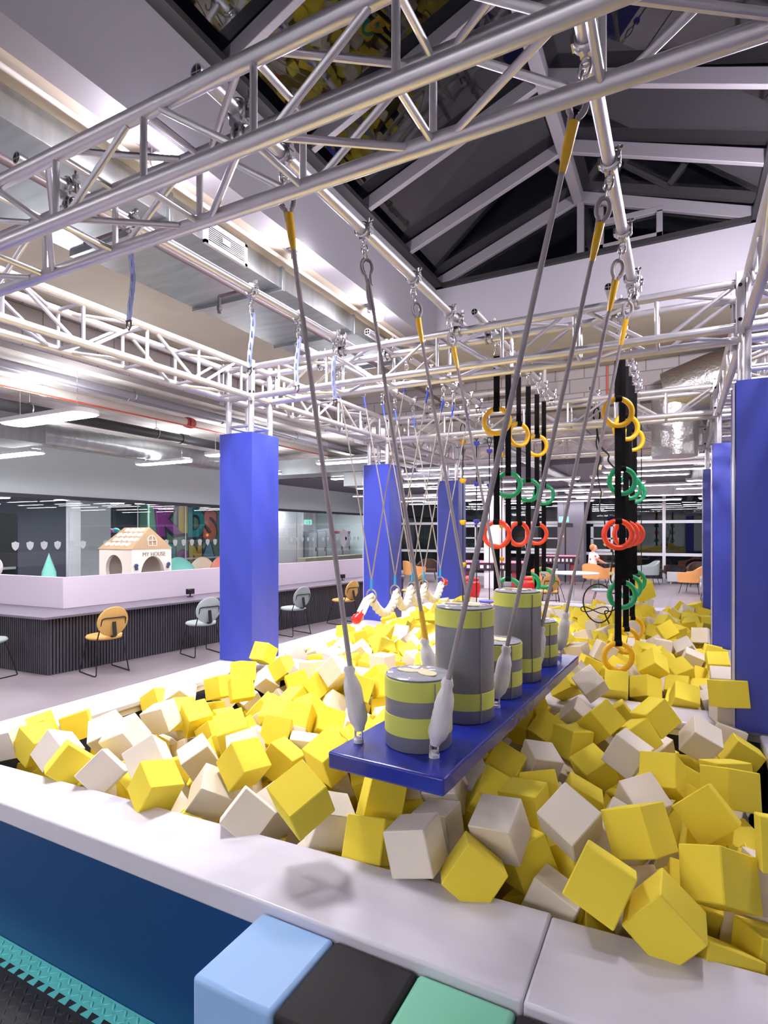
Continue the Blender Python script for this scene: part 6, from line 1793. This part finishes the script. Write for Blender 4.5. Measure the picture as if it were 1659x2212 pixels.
-2031,5241,488,-104,-231,236,361,w;-1705,5315,549,33,-487,-110,-12,w;-1305,5357,487,419,195,-172,80,y;-1087,5319,498,-488,-40,-91,40,w
-916,5220,525,288,141,383,23,y;-766,5328,535,388,-232,201,-73,w;-3225,5556,532,-373,34,-329,33,w;-3046,5743,528,-360,97,-55,-328,w
-2799,5783,520,-177,-380,-272,-24,y;-2104,5533,473,-348,284,-93,-199,y;-1813,5644,489,350,349,66,-38,y;-1642,5687,501,-329,-210,159,-270,y
-1466,5474,523,157,301,186,317,y;-1293,5570,488,176,271,79,373,y;-944,5579,484,31,-267,8,-422,w;-716,5656,508,381,320,-20,-43,w
-519,5555,572,186,-152,365,-244,w;-327,5594,554,-247,-284,-269,189,w;-152,5473,473,170,-24,366,294,y;-3213,5751,516,-69,282,-95,396,y
-2932,5961,488,185,453,93,-41,w;-1946,5791,520,215,-208,-287,280,y;-1782,5840,561,-22,382,153,-283,w;-1443,5688,556,269,198,372,2,w
-1019,5761,573,425,93,-12,246,y;-830,5826,549,-185,-224,188,-361,y;-445,5835,489,-197,-399,178,-143,w;-209,5891,528,328,-177,-308,-127,y
-2998,6171,486,355,339,-44,85,y;-2434,6114,534,4,331,-369,65,y;-2157,6177,480,20,-188,220,-407,y;-1997,6118,521,-179,32,130,447,y
-1702,6154,491,-419,-253,86,52,y;-1480,6139,529,277,-184,373,-16,y;-1271,6181,553,-143,-365,-44,-308,w;-963,6068,488,352,352,-34,-33,y
-793,6024,487,-292,184,314,-179,y;-420,6098,495,-197,-353,-259,-140,y;-3205,6363,476,-9,76,-293,-398,y;-2338,6380,517,-360,-242,-79,-236,w
-1699,6348,499,155,-351,-244,-208,w;-1500,6402,503,-396,-196,195,131,w;-1296,6398,535,22,368,53,333,w;-1113,6333,476,-450,-121,-180,-25,y
-581,6389,514,88,446,-190,86,w;-324,6314,492,-285,73,404,22,w;-2392,6569,486,-87,-338,344,99,y;-1232,6578,550,337,69,2,363,w
-1055,6638,549,-24,-344,352,-85,y;-893,6498,501,213,-155,-188,-381,y;-674,6561,486,238,-317,-278,125,y;-382,6638,517,-146,-446,-55,163,y
-1987,6959,531,-256,-344,-52,-252,y;-1811,6871,503,-173,-237,319,249,y;-1637,6771,499,203,90,211,395,w;-1240,6775,479,-38,-448,-139,169,w
-832,6798,492,182,-103,-253,-378,w;-582,6959,540,-161,-255,-379,-125,w;-423,6890,481,325,137,122,333,y;-63,6872,519,-21,5,-392,309,y
-3220,7264,479,-127,-319,-90,-352,w;-1909,7174,517,91,205,-443,55,y;-1778,7069,517,-138,452,-132,97,w;-248,7156,533,-95,307,288,252,w
-98,7027,557,-51,258,-11,425,y;-3123,7452,515,29,-274,131,396,y;-2314,7380,491,-357,-288,-174,96,w;-1830,7348,477,363,-263,-153,-160,y
-1220,7312,480,474,151,8,52,y;-536,7463,510,131,315,-147,-335,y;-115,7450,478,-213,370,193,-175,y;-2392,7557,495,-229,-274,159,311,y
-2194,7725,494,-121,-480,-3,72,y;-1866,7677,529,-254,-110,-83,-408,y;-855,7523,515,457,86,-161,-88,w;-463,7701,481,13,65,-216,446,w
-278,7738,501,-26,61,-450,-208,y;54,7568,491,-63,172,279,372,w;227,7517,537,276,-131,284,-276,w;-2383,7744,505,-109,-385,-222,-201,y
-2324,7930,527,148,-154,435,-125,w;-2051,7911,490,-445,-21,166,154,w;-1154,7954,496,241,207,365,126,y;-511,7926,531,366,223,-246,-76,y
-160,7887,487,-171,-367,124,-266,y;66,7748,559,-66,372,327,22,w;243,7754,506,-40,33,-83,490,y;-3165,8133,481,-20,-2,-87,492,y
-2589,8015,490,293,-125,-255,290,w;-2433,8135,546,299,-259,-287,-106,y;-2190,8076,512,-75,-88,32,-485,y;-2000,8071,534,-381,-84,-312,34,y
-683,8058,509,-311,311,217,98,y;-477,8106,477,-74,323,-268,261,y;-137,8165,529,-54,-482,91,79,y;-18,8009,488,-358,319,-137,-33,y
219,8199,495,-61,-361,324,-105,y;-3215,8299,500,-87,320,-372,-43,w;-2923,8246,517,344,-336,-130,-48,y;-2540,8268,490,245,-48,-339,-269,y
-2299,8391,510,121,164,-159,-428,w;-2039,8387,515,290,-139,-51,380,y;-1837,8322,527,-356,245,-218,-127,w;-1279,8383,489,119,27,444,196,y
-771,8260,512,-213,-203,-195,-354,w;-546,8395,503,-200,257,-139,353,y;-174,8363,544,461,-36,179,-67,y;31,8326,528,220,166,-183,-375,w
239,8388,542,-317,-254,158,-245,y;-2829,8420,507,31,255,-374,-209,y;-2435,8587,499,-92,-30,190,-452,w;-584,8591,494,-113,-292,351,170,y
-175,8577,496,-103,157,-34,462,y;38,8624,559,-391,123,82,275,y;201,8683,528,-81,-330,-226,-289,w;-2947,8817,525,-264,-173,163,351,w
-2379,8938,487,-143,172,341,290,y;-2107,8839,497,155,5,469,-77,y;-1910,8832,510,-345,-193,-152,-265,y;-1543,8778,517,-61,-24,14,-495,w
-53,8753,471,136,-471,-86,44,w;217,8973,498,194,-281,-345,-122,y;-2552,9158,505,477,-47,-143,-1,y;-2325,9094,488,-339,-294,-145,167,y
-2112,9040,472,-8,449,27,-217,y;-1197,9157,500,-183,236,-311,-254,w;-697,9131,537,-184,289,-301,206,y;-18,9051,497,68,142,-112,461,y
177,9166,520,-337,-363,43,-57,w;249,4196,676,0,32,-499,0,w;-1099,4490,532,202,77,-420,164,y;-685,4695,552,-409,251,-138,-35,w
-2589,4972,512,202,-91,378,241,w;-1667,4917,591,-37,-21,-190,-461,y;-1311,4823,499,35,160,-380,280,w;-1010,4764,582,-88,292,-254,-304,y
-446,4871,545,-96,-12,453,188,w;-1312,4991,566,170,-355,305,41,y;-559,5198,640,-52,-90,180,-455,y;-1910,5324,557,238,71,121,-416,y
-1427,5250,593,-230,163,191,366,w;-419,5409,493,-392,256,-175,-9,y;-240,5293,557,-68,-402,-176,-230,w;-1976,5569,559,-210,-23,453,21,w
-1629,5545,567,-336,115,35,351,y;-1442,5397,653,354,77,-325,-115,w;-1149,5620,563,-49,-359,-331,-98,y;-1026,5490,603,-288,318,242,-84,y
-12,5401,518,-124,-242,375,187,y;-2107,5730,494,-479,139,2,-39,w;-1598,5789,648,-276,-372,-189,11,y;-348,5770,588,-74,216,46,-443,y
-991,6058,640,256,-243,-257,-243,y;-1010,6244,553,450,111,186,2,y;39,6405,529,80,-373,-4,323,y;-1782,6660,567,318,72,-347,153,y
-138,6675,494,-412,-175,204,-88,y;-1124,6842,563,255,-169,-140,370,y;-586,6732,470,21,-243,-123,419,y;-668,7174,490,-279,-281,302,-48,w
-1846,7514,502,73,-179,-1,-461,y;-147,7305,540,-253,-62,188,383,w;254,7273,509,-137,326,-304,-181,y;-839,7708,503,-343,-181,-2,-316,y
-1139,8170,540,-351,-242,-261,-7,y;24,8161,489,-394,30,296,81,w;151,7954,532,-132,295,-382,-9,y;-2244,8545,558,-268,-201,364,-73,y
-613,8264,565,-391,84,-280,108,w;-887,8747,528,-203,310,336,1,y;-797,8441,560,-121,-272,-180,359,y;-2012,8954,611,-146,176,345,280,y
-731,8965,552,-323,-116,190,310,y;-412,8980,508,1,-194,-92,-452,y;88,8838,480,-166,-378,212,-186,y;-1307,4425,547,248,75,-343,254,w
-424,5197,570,-97,-36,429,-236,w;-1815,5481,602,-324,139,-153,320,y;-610,5417,555,-240,-352,-97,243,w;-166,5572,616,259,-223,153,-332,y
60,5558,496,313,-40,94,-376,w;-3112,5967,495,213,258,-82,-362,y;-1603,5947,512,-232,321,-305,-3,y;-1440,5923,565,32,-147,-183,440,w
-1152,5870,600,434,-199,149,-12,w;-608,5824,556,-68,-356,309,152,w
'''

CS = .152
def cube_bm():
    """foam cube with softly rounded edges"""
    m = MB(); h = CS / 2; b_ = .0035
    import itertools
    vs = []; idx = {}
    for s in itertools.product((-1, 1), repeat=3):
        for ax in range(3):
            v = [s[k] * (h if k == ax else h - b_) for k in range(3)]
            idx[(s, ax)] = len(vs); vs.append(v)
    fs = []
    for ax in range(3):
        for sg in (-1, 1):
            o = [k for k in range(3) if k != ax]
            q = []
            for (a, c) in ((-1, -1), (1, -1), (1, 1), (-1, 1)):
                s = [0, 0, 0]; s[ax] = sg; s[o[0]] = a; s[o[1]] = c
                q.append(idx[(tuple(s), ax)])
            fl = (sg > 0) ^ (ax == 1)
            fs.append(tuple(q) if fl else tuple(q[::-1]))
    for a in range(3):                       # edge strips
        o = [k for k in range(3) if k != a]
        for s0 in (-1, 1):
            for s1 in (-1, 1):
                q = []
                for (sa, ax) in ((-1, o[0]), (1, o[0]), (1, o[1]), (-1, o[1])):
                    s = [0, 0, 0]; s[a] = sa; s[o[0]] = s0; s[o[1]] = s1
                    q.append(idx[(tuple(s), ax)])
                fs.append(tuple(q))
    for s in itertools.product((-1, 1), repeat=3):
        fs.append(tuple(idx[(s, ax)] for ax in range(3)))
    out = []
    for f in fs:
        p = [Vector(vs[i]) for i in f]
        n = (p[1] - p[0]).cross(p[2] - p[0])
        c = sum(p, Vector()) / len(p)
        out.append(f if n.dot(c) > 0 else f[::-1])
    return vs, out
cv, cf = cube_bm()
def cube_mesh(name, m):
    me = bpy.data.meshes.new(name); me.from_pydata(cv, [], cf); me.update(); me.materials.append(m)
    return me
CM = {'y': cube_mesh('yellow_foam_cube', M_cubeY), 'w': cube_mesh('cream_foam_cube', M_cubeW)}
def parse(t):
    for e in t.replace('\n', ';').split(';'):
        if e.strip():
            p = e.split(',')
            yield Vector([int(k) / 1000 for k in p[:3]]), Quaternion([int(k) / 500 for k in p[3:7]]).normalized(), p[7].strip()
NUM = ['one', 'two', 'three', 'four', 'five', 'six', 'seven', 'eight', 'nine', 'ten', 'eleven', 'twelve', 'thirteen', 'fourteen', 'fifteen', 'sixteen', 'seventeen', 'eighteen', 'nineteen', 'twenty', 'twenty-one', 'twenty-two', 'twenty-three', 'twenty-four', 'twenty-five', 'twenty-six', 'twenty-seven', 'twenty-eight', 'twenty-nine', 'thirty']
ORD = ['leftmost', 'second', 'third', 'fourth', 'fifth', 'sixth', 'seventh', 'eighth', 'ninth', 'tenth', 'eleventh', 'twelfth', 'thirteenth', 'fourteenth', 'fifteenth', 'sixteenth', 'seventeenth', 'eighteenth', 'nineteenth', 'twentieth', 'twenty-first', 'twenty-second', 'twenty-third', 'twenty-fourth']
cl = list(parse(CUBES))
zones = {}
for k, (p, q, c) in enumerate(cl):
    bay = 'near bay' if p.y < 4.06 else ('middle bay' if p.y < 6.7 else 'far bay')
    side = 'left of board' if p.x < -.95 else 'right of board'
    y0 = {'near bay': 1.6, 'middle bay': 4.06, 'far bay': 6.7}[bay]
    row = int((p.y - y0 - (.05 * (p.x + 3) if bay == 'near bay' else 0)) / .22)
    row = max(0, row)
    zones.setdefault((bay, side, row), []).append(k)
lab = {}
for (bay, side, row), ks in zones.items():
    u = lambda k: (cl[k][0].x * .887 + cl[k][0].y * .4617) / (cl[k][0].y * .887 - cl[k][0].x * .4617)
    ks.sort(key=u)
    for j, k in enumerate(ks):
        where = ORD[j] if j == 0 else ORD[j] + ' from left'
        lab[k] = '%s foam cube, %s %s, row %s, %s' % ('yellow' if cl[k][2] == 'y' else 'cream', bay, side, NUM[row], where)
for k, (p, q, c) in enumerate(cl):
    o = bpy.data.objects.new('foam_cube', CM[c]); col.objects.link(o)
    o.location = p; o.rotation_mode = 'QUATERNION'; o.rotation_quaternion = q
    tag(o, lab[k], 'foam cube', 'foam cubes in the pit')
for (cc_, m, nm) in (('y', M_cubeY, 'yellow'), ('w', M_cubeW, 'cream')):
    mb_ = MB()
    for (p, q, c) in parse(LOOSE):
        if c == cc_:
            mb_.add([q @ Vector(v) + p for v in cv], cf)
    o = mb_.build('foam_cube_heap', m, None, sharp=0)
    tag(o, 'smaller showing ' + nm + ' foam cubes deeper and farther in the pit', 'foam cubes', None, 'stuff')
